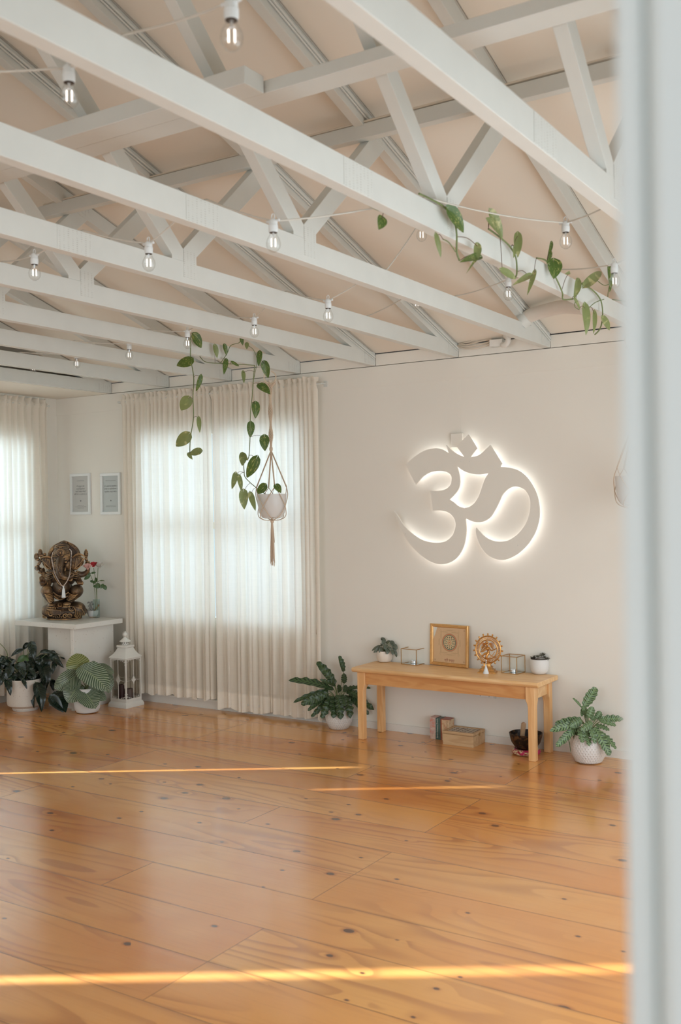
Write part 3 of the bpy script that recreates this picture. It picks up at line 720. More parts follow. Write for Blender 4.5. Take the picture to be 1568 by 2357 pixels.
# ---------------------------------------------------------------- glass cubes
def cube(label, u0, v0, u1, v1, u2, v2, h):
    a, b, c = P(u0, v0, 'z', TZ+.002), P(u1, v1, 'z', TZ+.002), P(u2, v2, 'z', TZ+.002)
    ex = (b-a); ey = (c-b); s = (ex.length+ey.length)/2; s = min(s, .115)
    ex.normalize(); ey = Vector((-ex.y, ex.x, 0))
    cs = [b-ex*s, b, b+ey*s, b-ex*s+ey*s]
    ctr = sum(cs, Vector())/4
    t = thing('candle_cube', label, 'candle holder', tuple(ctr), 0, 'glass cube candle holders on the bench')
    m = MB(); r = .0027
    for i in range(4):
        p, q = cs[i], cs[(i+1) % 4]; up_ = Vector((0, 0, h))
        m.tube([p, q], r, 4).tube([p+up_, q+up_], r, 4).tube([p, p+up_], r, 4)
    obj('wire_frame', m, GOLD, t, smooth=False)
    g = MB()
    for i in range(4):
        p, q = cs[i].lerp(cs[(i+1) % 4], .03), cs[i].lerp(cs[(i+1) % 4], .97)
        g.add([p+Vector((0, 0, .004)), q+Vector((0, 0, .004)), q+Vector((0, 0, h-.004)), p+Vector((0, 0, h-.004))], [(0, 1, 2, 3)])
    obj('glass_side', g, GLASS, t, smooth=False)
    obj('mirror_base', MB().add([p.lerp(ctr, .03)+Vector((0, 0, .0005)) for p in cs], [(0, 1, 2, 3)]), plain('mirror_glass', (.55, .6, .58), .08, .9, var=0, bump=0), t, smooth=False)
    q = ctr + Vector((0, 0, .0015))
    tl = thing('tealight', label.replace('glass cube candle holder with thin brass edges', 'silver tealight inside the glass cube candle holder'), 'candle', tuple(q), 0, 'tealights in the glass cubes')
    obj('tin_cup', MB().lathe([(.0175, 0), (.0195, .001), (.0195, .017), (.0185, .017), (.0185, .013)], q, 28, caps=False), SILVER, tl)
    obj('wax', MB().lathe([(0.0, .001), (.0183, .001), (.0183, .0135), (0, .0135)], q, 24), WAX, tl)
    obj('wick', MB().tube([q+Vector((0, 0, .013)), q+Vector((0, 0, .019))], .0008, 5), DARK, tl)
cube('glass cube candle holder with thin brass edges, left of the gold framed print', 926.5, 1528.5, 959, 1531.5, 975, 1524.5, .098)
cube('glass cube candle holder with thin brass edges, right of the brass dancing figure', 1155, 1548.5, 1190, 1552, 1204, 1546, .101)
# ---------------------------------------------------------------- framed print
bl, brr = P(990.5, 1529, 'z', TZ+.001), P(1076, 1538.5, 'z', TZ+.001)
W_ = (brr-bl).length; ex = (brr-bl).normalized(); H_ = .262
yt = -.026; ex = Vector((1, max(-.12, min(.0, ex.y/ex.x)), 0)).normalized(); back = Vector((-ex.y, ex.x, 0)); lean = max(.012, (yt-bl.y)/back.y); ez = (Vector((0, 0, math.sqrt(H_**2-lean**2)))+back*lean).normalized(); en = ex.cross(ez).normalized()
t = thing('picture_frame', 'gold framed mandala print leaning against the wall on the bench', 'picture frame', tuple(bl))
def fr(a, b, c): return bl + ex*a + ez*b + en*c
def fbox(mb, a0, b0, c0, a1, b1, c1, taper=0):
    vs = [fr(a, b, c) for c in (c0, c1) for a, b in ((a0, b0), (a1, b0), (a1, b1), (a0, b1))]
    return mb.add(vs, [(3, 2, 1, 0), (4, 5, 6, 7), (0, 1, 5, 4), (1, 2, 6, 5), (2, 3, 7, 6), (3, 0, 4, 7)])
GF = plain('gold_picture_moulding', (0.70, 0.40, 0.15), .34, .55, var=.2, nscale=60)
w_ = .021; m = MB()
prof = [(0, -.010), (0, .006), (.004, .010), (.009, .010), (.011, .006), (.016, .006), (.019, .002), (w_, -.002), (w_, -.010)]
sides = [((0, 0), (W_, 0), (0, 1), (1, 0)), ((W_, 0), (W_, H_), (-1, 0), (0, 1)), ((W_, H_), (0, H_), (0, -1), (-1, 0)), ((0, H_), (0, 0), (1, 0), (0, -1))]
for (p, q, nin, dr) in sides:
    vs = []
    for (s, c) in prof: vs.append(fr(p[0]+nin[0]*s+dr[0]*s, p[1]+nin[1]*s+dr[1]*s, c))
    for (s, c) in prof: vs.append(fr(q[0]+nin[0]*s-dr[0]*s, q[1]+nin[1]*s-dr[1]*s, c))
    k = len(prof); m.add(vs, [(i, (i+1) % k, k+(i+1) % k, k+i) for i in range(k)])
obj('frame', m, GF, t, auto=25)
def ink(c): return plain('ink_%d_%d_%d' % c, c, .6, var=.0, bump=0)
PAP = plain('gold_tinted_paper', (230, 190, 146), .5, .0, var=.02); pp = obj('print', fbox(MB(), w_*.7, w_*.7, -.008, W_-w_*.7, H_-w_*.7, -.005), PAP, t, smooth=False)
cx, cy = W_*.5, H_*.565
def ring(r0_, r1_, c, mb):
    n = 64; vs = []
    for i in range(n):
        a = 2*PI*i/n; vs += [fr(cx+r0_*math.cos(a), cy+r0_*math.sin(a), c), fr(cx+r1_*math.cos(a), cy+r1_*math.sin(a), c)]
    return mb.add(vs, [(2*i, 2*i+1, (2*i+3) % (2*n), (2*i+2) % (2*n)) for i in range(n)])
def tri(mb, x, y, s, up_, c):
    k = 1 if up_ else -1
    return mb.add([fr(cx+x-s, cy+y-k*s*.75, c), fr(cx+x+s, cy+y-k*s*.75, c), fr(cx+x, cy+y+k*s*.95, c)], [(0, 1, 2)])
RR = .057; c0 = -.0047
DK, OR, GR, LT, FA = ink((88, 70, 48)), ink((214, 122, 78)), ink((56, 104, 84)), ink((226, 200, 154)), ink((176, 140, 92))
obj('ink_dark', ring(RR, RR*.982, c0, MB()), DK, pp, smooth=False)
obj('ink_orange', ring(RR*.955, RR*.86, c0, MB()), OR, pp, smooth=False)
obj('ink_green', ring(RR*.82, RR*.745, c0, MB()), GR, pp, smooth=False)
obj('ink_pale', ring(RR*.745, .0001, c0, MB()), LT, pp, smooth=False)
m = MB(); m2 = MB(); m3 = MB()
for k in range(14):
    a = 2*PI*k/14+PI/2; tri(m, RR*.60*math.cos(a), RR*.60*math.sin(a), .0052, math.sin(a) > -.1 and k % 2 == 0 or math.sin(a) < -.6, -.0044)
for k in range(10):
    a = 2*PI*k/10+PI/2; tri(m2, RR*.40*math.cos(a), RR*.40*math.sin(a), .0042, k % 2 == 0, -.0044)
for k in range(8):
    a = 2*PI*k/8; tri(m3, RR*.2*math.cos(a), RR*.24*math.sin(a), .0045, k % 2 == 0, -.0042)
tri(m3, 0, 0, .006, False, -.004)
obj('ink_triangles_dark', m, ink((62, 48, 42)), pp, smooth=False); obj('ink_triangles_green', m2, GR, pp, smooth=False); obj('ink_triangles_orange', m3, OR, pp, smooth=False)
m = MB()
def ln(x0, y0, x1, y1, w=.0007):
    fbox(m, min(x0, x1)-w/2, min(y0, y1)-w/2, -.005, max(x0, x1)+w/2, max(y0, y1)+w/2, -.0046)
g = .0635
for s in (g, g*1.04):
    for sx in (-1, 1):
        ln(cx+sx*s, cy-s, cx+sx*s, cy-.015); ln(cx+sx*s, cy+.015, cx+sx*s, cy+s)
        ln(cx-s, cy+sx*s, cx-.015, cy+sx*s); ln(cx+.015, cy+sx*s, cx+s, cy+sx*s)
        ln(cx+sx*(s+.014), cy-.022, cx+sx*(s+.014), cy+.022); ln(cx-.022, cy+sx*(s+.012), cx+.022, cy+sx*(s+.012))
random.seed(4)
for sy in (1, -1):
    for q in range(5):
        for x in range(22):
            if random.random() < .75: ln(cx-.045+x*.0042, cy+sy*(g+.006+q*.003), cx-.0435+x*.0042, cy+sy*(g+.006+q*.003), .0005)
for sx in (-1, 1):
    for sy in (-1, 1):
        for d in (0, .007):
            vs = [fr(cx+sx*(.066+d*.5)+(-1 if sx*sy > 0 else 1)*(-.006), cy+sy*(.07+d)-.008*1, -.0045), fr(cx+sx*(.066+d*.5)+(-1 if sx*sy > 0 else 1)*(-.006)+.0012, cy+sy*(.07+d)-.008, -.0045),
                  fr(cx+sx*(.066+d*.5)+(-1 if sx*sy > 0 else 1)*(.006)+.0012, cy+sy*(.07+d)+.006, -.0045), fr(cx+sx*(.066+d*.5)+(-1 if sx*sy > 0 else 1)*(.006), cy+sy*(.07+d)+.006, -.0045)]
            m.add(vs, [(0, 1, 2, 3)])
obj('ink_border', m, FA, pp, smooth=False)
m = MB()
for (x, y) in ((.034, .033), (W_-.034, .033), (.034, H_-.035), (W_-.034, H_-.035)):
    s = .0045
    ln(x-s, y, x+s, y, .0009); ln(x, y-s, x, y+s, .0009)
    ln(x, y+s, x+s, y+s, .0009); ln(x+s, y-s, x+s, y, .0009); ln(x-s, y-s, x, y-s, .0009); ln(x-s, y, x-s, y+s, .0009)
obj('ink_corner_marks', m, ink((170, 110, 76)), pp, smooth=False)
def text(name, s, size, mat, parent, origin, X, Y, align='CENTER', ext=.0002):
    cu = bpy.data.curves.new(name, 'FONT'); cu.body = s; cu.size = size; cu.align_x = align; cu.extrude = ext; cu.resolution_u = 3
    tmp = bpy.data.objects.new(name+'_tmp', cu); COL.objects.link(tmp)
    bpy.context.view_layer.update()
    me = bpy.data.meshes.new_from_object(tmp.evaluated_get(bpy.context.evaluated_depsgraph_get()))
    bpy.data.objects.remove(tmp)
    Z = X.cross(Y).normalized(); o0 = Vector(origin)-ORG.get(parent.name, Vector())
    me.transform(Matrix(((X.x, Y.x, Z.x, o0.x), (X.y, Y.y, Z.y, o0.y), (X.z, Y.z, Z.z, o0.z), (0, 0, 0, 1))))
    me.materials.clear(); me.materials.append(mat)
    o = bpy.data.objects.new(name, me); COL.objects.link(o); o.parent = parent; ORG[o.name] = ORG.get(parent.name, Vector()); return o
text('lettering', 'श्री यन्त्र', .020, ink((160, 64, 40)), pp, fr(cx, .030, -.0044), ex, ez)
obj('glass_pane', fbox(MB(), w_*.8, w_*.8, -.0035, W_-w_*.8, H_-w_*.8, -.003), GLASS, t, smooth=False)
# ---------------------------------------------------------------- two text prints by the corner
def tprint(label, u0, v0, u1, v1, title, lines, foot, pale):
    a, b = P(u0, v0, 'y', -.012), P(u1, v1, 'y', -.012)
    t = thing('picture_frame', label, 'picture frame', (a.x, 0, b.z), 0, 'framed text prints by the corner')
    x0, x1, z0, z1 = a.x, b.x, b.z, a.z; w = .022; m = MB()
    m.box((x0, -.016, z0), (x1, -.001, z0+w)).box((x0, -.016, z1-w), (x1, -.001, z1)).box((x0, -.016, z0+w), (x0+w, -.001, z1-w)).box((x1-w, -.016, z0+w), (x1, -.001, z1-w))
    obj('frame', m, plain('white_frame', (.80, .81, .79), .35), t, bevel=.001)
    p = obj('print', MB().box((x0+w, -.006, z0+w), (x1-w, -.003, z1-w)), plain('grey_print', pale, .5, var=.01), t, smooth=False)
    I = plain('print_ink', (.20, .20, .19), .6, var=0, bump=0); xc = (x0+x1)/2; X = Vector((1, 0, 0)); Y = Vector((0, 0, 1))
    text('lettering', title, .010, plain('pale_ink', (.34, .34, .33), .6, var=0, bump=0), p, (xc, -.0064, z1-.062), X, Y)
    for i, l in enumerate(lines): text('lettering', l, .0165, I, p, (xc, -.0064, z1-.108-i*.0215), X, Y)
    text('lettering', '♥', .012, I, p, (xc, -.0064, z0+.105), X, Y)
    for i, l in enumerate(foot): text('lettering', l, .0085, plain('pale_ink2', (.34, .34, .33), .6, var=0, bump=0), p, (xc, -.0064, z0+.072-i*.011), X, Y)
tprint('white framed text print with four lines, nearer the room corner', 161, 1091, 208, 1184, 'GAYATRI MANTRA', ['ॐ भूर्भुवः स्वः', 'तत्सवितुर्वरेण्यं', 'भर्गो देवस्य धीमहि', 'धियो यो नः प्रचोदयात् ॥'], ['om bhur bhuvah svah', 'tat savitur varenyam bhargo devasya', 'dhimahi dhiyo yo nah'], (.53, .52, .49))
tprint('white framed text print with three lines, nearer the window curtain', 230.5, 1090, 277.5, 1184, 'ASATO MA SADGAMAYA', ['ॐ असतो मा सद्गमय ।', 'तमसो मा ज्योतिर्गमय ।', 'मृत्योर्मा अमृतं गमय ।'], ['asato ma sadgamaya tamaso ma', 'jyotirgamaya mrtyorma amrtam'], (.50, .53, .51))
# ================================================================ POTS AND PLANTS
def pot(mb_prof, c, mat, parent, soil_r, soil_z, n=40):
    o = obj('pot', MB().lathe([(r, z) for r, z in mb_prof], c, n, caps=False), mat, parent)
    obj('soil', MB().lathe([(0.0001, soil_z), (soil_r, soil_z)], c, 24, caps=False), SOIL, parent)
    return o
def leaves(parent, name, mat, L, conv, N=None, shape='lance', base=None, stem=None, stemr=.0015, shapes=None, wave=0, fold=.25, bulge=.08, jit=.03, n=10, lobe=.16):
    """L: (bx,by,tx,ty,w,db,dt) in a zoomed view; conv gives (photo point, metres per unit); db/dt depth offsets"""
    mb = MB(); st = MB()
    for e in L:
        bx, by, tx, ty, w = e[:5]; db = e[5] if len(e) > 5 else 0; dt = e[6] if len(e) > 6 else db
        B = conv(bx, by, db); T = conv(tx, ty, dt); ww = w*conv.k; T.y = min(T.y, -.03); B.y = min(B.y, -.035); T.z = max(T.z, .012)
        leaf(mb, B, T, ww, N or TOCAM+Vector((0, 0, .5)), shape, bulge, n, wave, fold, lobe=lobe)
        if stem is not None:
            s = Vector(stem) if not callable(stem) else stem(B)
            mid = s.lerp(B, .55)+Vector((0, 0, .25*(B-s).length*.5))
            st.tube(cr([s, mid, B], 5), stemr, 6)
    o = obj(name, mb, mat, parent, auto=180)
    if stem is not None: obj('stems', st, STEM, parent)
    return o
class Conv:
    def __init__(s, u0, v0, sc_, ref): s.u0, s.v0, s.sc = u0, v0, sc_; s.d = dep(ref); s.k = sc_*s.d/F
    def __call__(s, x, y, d=0): return Q(s.u0+x*s.sc, s.v0+y*s.sc, s.d+d)
# rattlesnake plant left of the bench
c = P(773, 1681, 'z', 0)+Vector((-.055, .075, 0)); c.z = 0; c = Vector((2.80, -.115, 0))
t = thing('potted_plant', 'wavy leaved spotted plant in a dimpled white pot, left end of the bench', 'potted plant', tuple(c))
pot([(0, 0), (.055, 0), (.066, .006), (.086, .045), (.091, .085), (.086, .125), (.078, .150), (.074, .150), (.076, .13)], c, DIMP, t, .077, .135)
cv = Conv(640, 1400, .29337, c); s0 = c+Vector((0, 0, .15))
Lr = [(440,640,80,565,58,0,-.02),(450,600,305,420,62,0,.03),(515,500,480,372,40,.02,.04),(520,590,518,510,40,.02,.02),(400,640,120,740,36,0,-.02),(400,650,160,725,30,0,.0),(400,665,180,755,60,-.03,-.06),(400,680,235,805,42,0,-.05),(400,700,260,855,38,0,-.05),(410,690,340,865,56,-.03,-.10),(430,690,435,865,60,-.03,-.11),(465,680,492,875,60,-.04,-.12),(500,680,525,770,50,-.03,-.1),(530,680,568,865,58,-.02,-.09),(550,690,715,835,42,0,-.04),(560,680,775,790,50,0,-.02),(540,650,660,705,54,0,-.05),(515,640,645,618,30,0,.02),(540,630,785,610,24,.02,.04),(450,610,330,560,30,0,-.05),(520,660,530,600,34,-.02,-.02),(480,660,470,600,40,0,-.03),(440,600,400,560,40,.02,.03)]
Lr = [(a[0], a[1], a[2], a[3], a[4]*1.12)+tuple(a[5:]) for a in Lr]
leaves(t, 'foliage', LF['rattlesnake_dark'], Lr, cv, shape='strap', stem=s0, stemr=.002, wave=.16, fold=.15, n=22, bulge=.1)
# rattlesnake plant right of the bench
c = Vector((4.52, -.165, 0))
t = thing('potted_plant', 'wavy leaved spotted plant in a dimpled white pot, right of the bench', 'potted plant', tuple(c))
pot([(0, 0), (.062, 0), (.076, .006), (.097, .045), (.103, .09), (.098, .135), (.090, .160), (.085, .160), (.087, .14)], c, DIMP, t, .088, .145)
cv = Conv(1250, 1560, .12755, c); s0 = c+Vector((0, 0, .15))
Lr = [(740,520,965,175,165,.03,.06),(800,730,715,500,110,0,.02),(820,720,895,520,130,-.03,-.02),(700,540,535,365,46,.02,.04),(700,760,210,840,150,0,-.04),(700,800,120,960,130,-.04,-.08),(600,880,235,1245,130,-.04,-.1),(890,800,680,945,130,-.08,-.12),(650,890,705,1175,140,-.06,-.12),(740,930,838,1240,110,-.05,-.12),(850,900,945,1195,100,-.07,-.13),(930,890,1210,1410,150,-.06,-.14),(1050,1000,1318,1290,110,-.03,-.08),(950,860,1200,950,100,-.02,-.04),(960,745,1040,605,120,.02,.03),(1000,760,1450,745,120,0,.0),(1040,790,1325,865,84,-.03,-.04),(950,960,1035,1295,80,-.02,-.08),(705,560,700,700,62,.02,.0),(440,1050,500,1345,16,.04,.0),(620,880,560,1130,110,0,-.03),(700,770,480,880,140,-.05,-.08),(870,760,930,690,90,.02,.02)]
Lr = [(a[0], a[1], a[2], a[3], a[4]*1.12)+tuple(a[5:]) for a in Lr]
leaves(t, 'foliage', LF['rattlesnake'], Lr, cv, shape='strap', stem=s0, stemr=.0025, wave=.13, fold=.15, n=22, bulge=.08)
# peperomia
c = P(886, 1525, 'z', TZ)+Vector((-.02, .03, 0)); c.z = TZ+.0005
t = thing('potted_plant', 'small drooping grey green plant in a cream pot, left end of the bench top', 'potted plant', tuple(c))
pot([(0, 0), (.033, 0), (.042, .004), (.051, .022), (.052, .05), (.049, .072), (.045, .072), (.045, .06)], c, POTC, t, .046, .062)
cv = Conv(840, 1450, .09566, c); s0 = c+Vector((0, 0, .065))
Lr = [(530,270,400,182,75,.02,.03),(380,380,165,510,72,0,-.01),(360,410,208,552,78,-.01,-.02),(330,430,270,545,46,0,-.01),(400,420,342,548,88,-.02,-.04),(500,350,478,475,130,-.03,-.05),(540,450,530,590,112,-.04,-.06),(600,410,615,490,66,-.05,-.06),(650,480,672,602,96,-.04,-.06),(700,400,745,530,92,-.02,-.04),(750,450,797,650,84,0,-.02),(720,340,825,455,115,0,-.02),(640,250,842,372,56,.02,.01),(480,260,412,345,112,.0,-.02),(620,300,640,382,96,-.02,-.04),(560,310,655,232,66,.02,.02),(400,330,385,395,66,0,-.02),(440,250,400,190,60,.03,.03),(660,260,780,330,80,.01,0),(560,420,480,440,90,-.02,-.04),(700,300,700,420,90,0,-.03)]
leaves(t, 'foliage', LF['peperomia'], Lr, cv, shape='round', stem=s0, stemr=.0012, fold=.2, bulge=.15, n=8, lobe=.05)
# succulent pot
c = P(1241, 1553, 'z', TZ)+Vector((-.01, .035, 0)); c.z = TZ+.0005
t = thing('potted_plant', 'small trailing succulent in a plain white pot, right end of the bench top', 'potted plant', tuple(c))
pot([(0, 0), (.034, 0), (.044, .006), (.053, .022), (.056, .05), (.056, .088), (.052, .088), (.052, .075)], c, POT, t, .053, .078)
obj('inner_pot', MB().lathe([(.0515, .070), (.0515, .094), (.049, .094), (.049, .076)], c, 32, caps=False), DARK, t)
random.seed(12); mb = MB(); cv = Conv(1140, 1480, .09566, c)
for (x, y, d, s) in ((940, 350, 0, 60), (870, 360, .01, 40), (1030, 355, -.02, 55), (1110, 330, -.02, 60), (1170, 310, 0, 70), (1110, 290, .02, 40), (1150, 265, 0, 40), (1230, 400, -.03, 70), (1280, 410, -.02, 60), (1245, 440, -.03, 50), (1010, 345, .02, 50), (1190, 350, -.03, 50)):
    p = cv(x, y, d)
    for k in range(9):
        a = 2*PI*k/9+random.random(); dr = Vector((math.cos(a), math.sin(a), random.uniform(.1, 1.0))).normalized()
        leaf(mb, p, p+dr*s*cv.k*random.uniform(.9, 1.5), s*cv.k*.6, Vector((0, 0, 1)), 'oval', .2, 5, 0, .5)
obj('foliage', mb, LF['succulent'], t, auto=180)
m = MB(); q = [cv(940, 400, 0), cv(1110, 350, 0), cv(1200, 360, -.02), cv(1260, 430, -.03)]
m.tube(cr(q, 5), .0018, 6); obj('stems', m, STEMB, t)
# peace lily in the speckled pot
c = Vector((.40, -.70, 0))
t = thing('potted_plant', 'large dark glossy leaved plant in a speckled white pot at the left edge', 'potted plant', tuple(c))
pot([(0, 0), (.088, 0), (.095, .012), (.095, .022), (.128, .042), (.133, .06), (.131, .235), (.124, .235), (.122, .20)], c, SPECK, t, .123, .205, 48)
cv = Conv(0, 1450, .17857, c); s0 = c+Vector((0, 0, .2))
Lr = [(400,150,450,400,115,.0,-.05),(370,165,290,262,66,.05,.05),(300,250,140,345,70,.02,0),(240,430,315,620,135,-.08,-.16),(150,470,80,645,115,-.08,-.14),(90,630,135,850,100,-.12,-.16),(530,320,600,620,180,.05,.02),(545,430,590,770,170,.02,-.02),(520,285,770,320,60,.05,.0),(640,285,825,490,120,.05,-.04),(730,380,675,570,80,.05,.0),(790,345,870,385,56,.06,.04),(470,680,535,1055,165,-.10,-.16),(430,760,440,1015,70,-.06,-.10),(70,350,-20,430,90,-.02,-.05),(30,430,130,480,56,-.05,-.1),(60,540,10,720,120,-.05,-.1),(380,500,462,625,74,-.12,-.15),(290,640,350,765,54,-.14,-.16),(680,640,690,790,76,.1,.08),(500,560,560,700,150,.03,0),(330,330,420,420,130,.04,.0),(200,560,160,690,120,-.05,-.1),(350,430,450,560,120,-.03,-.05),(420,560,420,660,140,-.03,-.05),(-40,500,-60,720,140,-.04,-.1),(100,420,180,560,110,0,-.03),(280,540,280,660,130,-.03,-.07),(-50,400,-130,520,120,0,-.02),(500,420,430,560,150,.05,.02)]
random.seed(31)
for k in range(26):
    x = random.uniform(20, 600); y = random.uniform(330, 600); Lr.append((x, y, x+random.uniform(-90, 90), y+random.uniform(100, 210), random.uniform(80, 140), random.uniform(-.02, .08), random.uniform(-.06, .06)))
leaves(t, 'foliage', LF['lily'], Lr, cv, shape='heart', stem=s0, stemr=.0025, fold=.35, bulge=.16, n=14, wave=.03, lobe=.02)
mb = MB(); leaf(mb, cv(330, 330, -.03), cv(222, 412, -.06), 80*cv.k, TOCAM, 'oval', .1); leaf(mb, cv(320, 330, -.03), cv(375, 400, -.06), 60*cv.k, TOCAM, 'oval', .1)
obj('new_leaves', mb, LF['rose_leaf'], t, auto=180)
mb = MB(); mb.tube(cr([cv(0, 175, 0), cv(60, 240, 0), cv(95, 310, 0), cv(120, 420, 0), s0], 6), .0025, 6).tube(cr([cv(-10, 318, 0), cv(50, 345, 0), cv(110, 420, .0), s0], 6), .002, 6)
obj('flower_stalks', mb, STEM, t)
# orbifolia
c = Vector((.885, -.545, 0))
t = thing('potted_plant', 'broad striped leaved plant in a small plain white pot before the pedestal', 'potted plant', tuple(c))
pot([(0, 0), (.052, 0), (.078, .006), (.092, .030), (.094, .06), (.090, .12), (.080, .18), (.075, .18), (.076, .16)], c, POT, t, .077, .165)
cv = Conv(0, 1450, .17857, c); s0 = c+Vector((0, 0, .17))
Lr = [(1000,580,700,755,255,-.02,-.12),(1050,500,1395,790,330,-.06,-.16),(1260,470,1475,560,120,.05,.02),(1340,540,1400,815,170,.04,.0),(1000,720,870,935,290,-.05,-.14),(1090,800,1235,1015,290,-.06,-.15),(1170,815,1370,905,170,-.02,-.06),(1190,410,1250,470,50,0,-.02),(960,680,1030,745,120,-.04,-.08)]
leaves(t, 'foliage', LF['orbifolia'], Lr, cv, shape='round', stem=s0, stemr=.003, fold=.22, bulge=.14, n=14, wave=.018, lobe=.10)
Lr = [(1020,550,985,302,300,-.01,-.03),(1040,520,1060,420,60,-.02,-.02)]
leaves(t, 'young_leaves', LF['yellowgreen'], Lr, cv, shape='round', fold=.1, bulge=-.08, n=14, wave=.018, lobe=.08)
Lr = [(720,800,850,1085,240,.0,-.06),(650,850,820,1085,140,-.04,-.06)]
leaves(t, 'lower_leaves', LF['lily'], Lr, cv, shape='heart', fold=.15, bulge=.05, n=10, lobe=.05)
mb = MB(); mb.tube([cv(1140, 530, 0), cv(1165, 415, .02)], [.008, .011], 10); obj('rolled_leaf', mb, LF['yellowgreen'], t)
# ================================================================ HANGING PLANTERS
def planter(lab1, c, zr_, zb, zt, R0, hookz, seed):
    """macrame hanger round a white pot; c = axis in plan"""
    random.seed(seed)
    A = lambda z, dx=0, dy=0: Vector((c[0]+dx, c[1]+dy, z))
    t = thing('macrame_hanger', lab1, 'plant hanger', (c[0], c[1], hookz), 0, 'macrame plant hangers under the trusses')
    rg = MB(); rz = hookz-.055
    pts = [A(rz, .040*math.cos(a)*.83, .040*math.cos(a)*.55)+Vector((0, 0, .040*math.sin(a))) for a in [2*PI*i/28 for i in range(29)]]
    obj('ring', rg.tube(pts, .004, 8, cap=False), plain('wood_ring', (.72, .60, .45), .5), t)
    obj('hook', MB().tube(cr([A(hookz), A(hookz-.008), A(hookz-.014, .006), A(hookz-.022, 0), A(hookz-.016, -.007)], 5), .0018, 6), SILVER, t)
    kz = zr_+.30
    br = MB(); top = rz-.038
    for k in range(6):
        a0 = k*PI/3; pts = []
        for i in range(40):
            s = i/39; z = top-(top-kz)*s; rr = .008*(1+.5*math.sin(s*18))
            pts.append(A(z, rr*math.cos(a0+s*26), rr*math.sin(a0+s*26)))
        br.tube(pts, .0042, 6)
    br.tube([A(top+.004, -.03, -.018), A(top-.025, -.006, -.004)], [.007, .010], 8).tube([A(top+.004, .03, .018), A(top-.025, .006, .004)], [.007, .010], 8)
    br.ell(A(kz), (.012, .012, .02), 12, 8)
    obj('braid', br, ROPE, t)
    net = MB(); B = (zr_, zb)
    def pc(a, r, z): return A(z, r*math.cos(a), r*math.sin(a))
    zm = zr_-(zr_-zb)*.5
    offs = R(-42)
    for k in range(4):
        a = offs+k*PI/2
        for d in (-.0025, .0025):
            net.tube([A(kz-.01, d, 0), pc(a, R0*.98, zr_+.045)+Vector((d, 0, 0))], .0026, 6)
        for s in (-1, 1):
            net.tube(cr([pc(a, R0*.98, zr_+.045), pc(a+s*.35, R0*1.03, zr_-.01), pc(a+s*PI/4, R0*1.02, zm)], 6), .0026, 6)
            net.tube(cr([pc(a+s*PI/4, R0*1.02, zm), pc(a+s*PI/8, R0*.90, zb+.02), pc(a+s*.05, R0*.55, zb-.008), A(zb-.012)], 6), .0026, 6)
    net.ell(A(zb-.018), (.012, .012, .016), 12, 8)
    obj('net', net, ROPE, t)
    ts = MB()
    for k in range(26):
        a = random.random()*2*PI; r1 = random.uniform(.003, .016); L = random.uniform(.24, .30) if k > 4 else random.uniform(.12, .2)
        ts.tube(cr([A(zb-.02, .004*math.cos(a), .004*math.sin(a)), A(zb-.02-L*.5, r1*.8*math.cos(a), r1*.8*math.sin(a)), A(zb-.02-L, r1*math.cos(a+.4), r1*math.sin(a+.4))], 4), .0022, 5)
    obj('tassel', ts, ROPE, t)
    return A
A = planter('cream macrame hanger with a long braid and tassel before the window curtain', (2.432, -.33), 1.565, 1.402, 1.1, .104, 2.398, 3)
def hpot(t, A, zr_, zb, R0):
    h = zr_-zb
    obj('pot', MB().lathe([(0, 0), (R0*.45, 0), (R0*.68, .008), (R0*.86, h*.25), (R0*.95, h*.6), (R0, h), (R0*.955, h), (R0*.93, h*.8)], A(zb), 40, caps=False), POTC if 0 else POT, t)
    obj('soil', MB().lathe([(.0001, h*.82), (R0*.92, h*.82)], A(zb), 24, caps=False), SOIL, t)
t = thing('hanging_pothos', 'trailing heart leaved vine in the white pot hanging before the window curtain', 'potted plant', tuple(A(1.402)), 0, 'trailing vines in hanging pots')
hpot(t, A, 1.565, 1.402, .100)
sx, sy, s_ = 380, 740, .24611
def U(x, y): return (sx+x*s_, sy+y*s_)
def on(x, y, ax, c): return P(*U(x, y), ax, c)
XF = 2.478; YV = -.56; YS = -1.2
st = MB()
pA = [A(1.55), on(900,1590,'y',-.36), on(760,1470,'y',-.42), on(740,1400,'y',-.46), on(740,1310,'y',-.48), on(780,1280,'y',-.5), on(790,1180,'y',YV), on(795,1080,'y',YV), on(800,850,'y',YV), on(815,700,'y',YV), on(825,560,'y',YV), on(838,410,'x',XF)]
pB = [on(838,410,'x',XF), on(700,400,'x',XF), on(520,392,'x',XF), on(380,378,'x',XF), on(322,322,'x',XF-.06)]
pC = [on(520,388,'x',XF), on(580,300,'x',XF), on(615,225,'x',XF), on(690,200,'x',XF), on(712,170,'x',XF)]
pD = [on(235,120,'x',XF), on(238,250,'y',YS), on(240,350,'y',YS), on(268,520,'y',YS), on(262,700,'y',YS), on(266,900,'y',YS), on(240,1070,'y',YS), on(232,1200,'y',YS), on(240,1270,'y',YS)]
pE = [on(825,560,'y',YV), on(860,370,'x',XF), on(830,270,'x',XF), on(785,230,'x',XF)]
for q, r in ((pA, .0028), (pB, .0026), (pC, .0022), (pD, .0028), (pE, .0018)): st.tube(cr(q, 6), r, 6)
obj('vine', st, STEM, t)
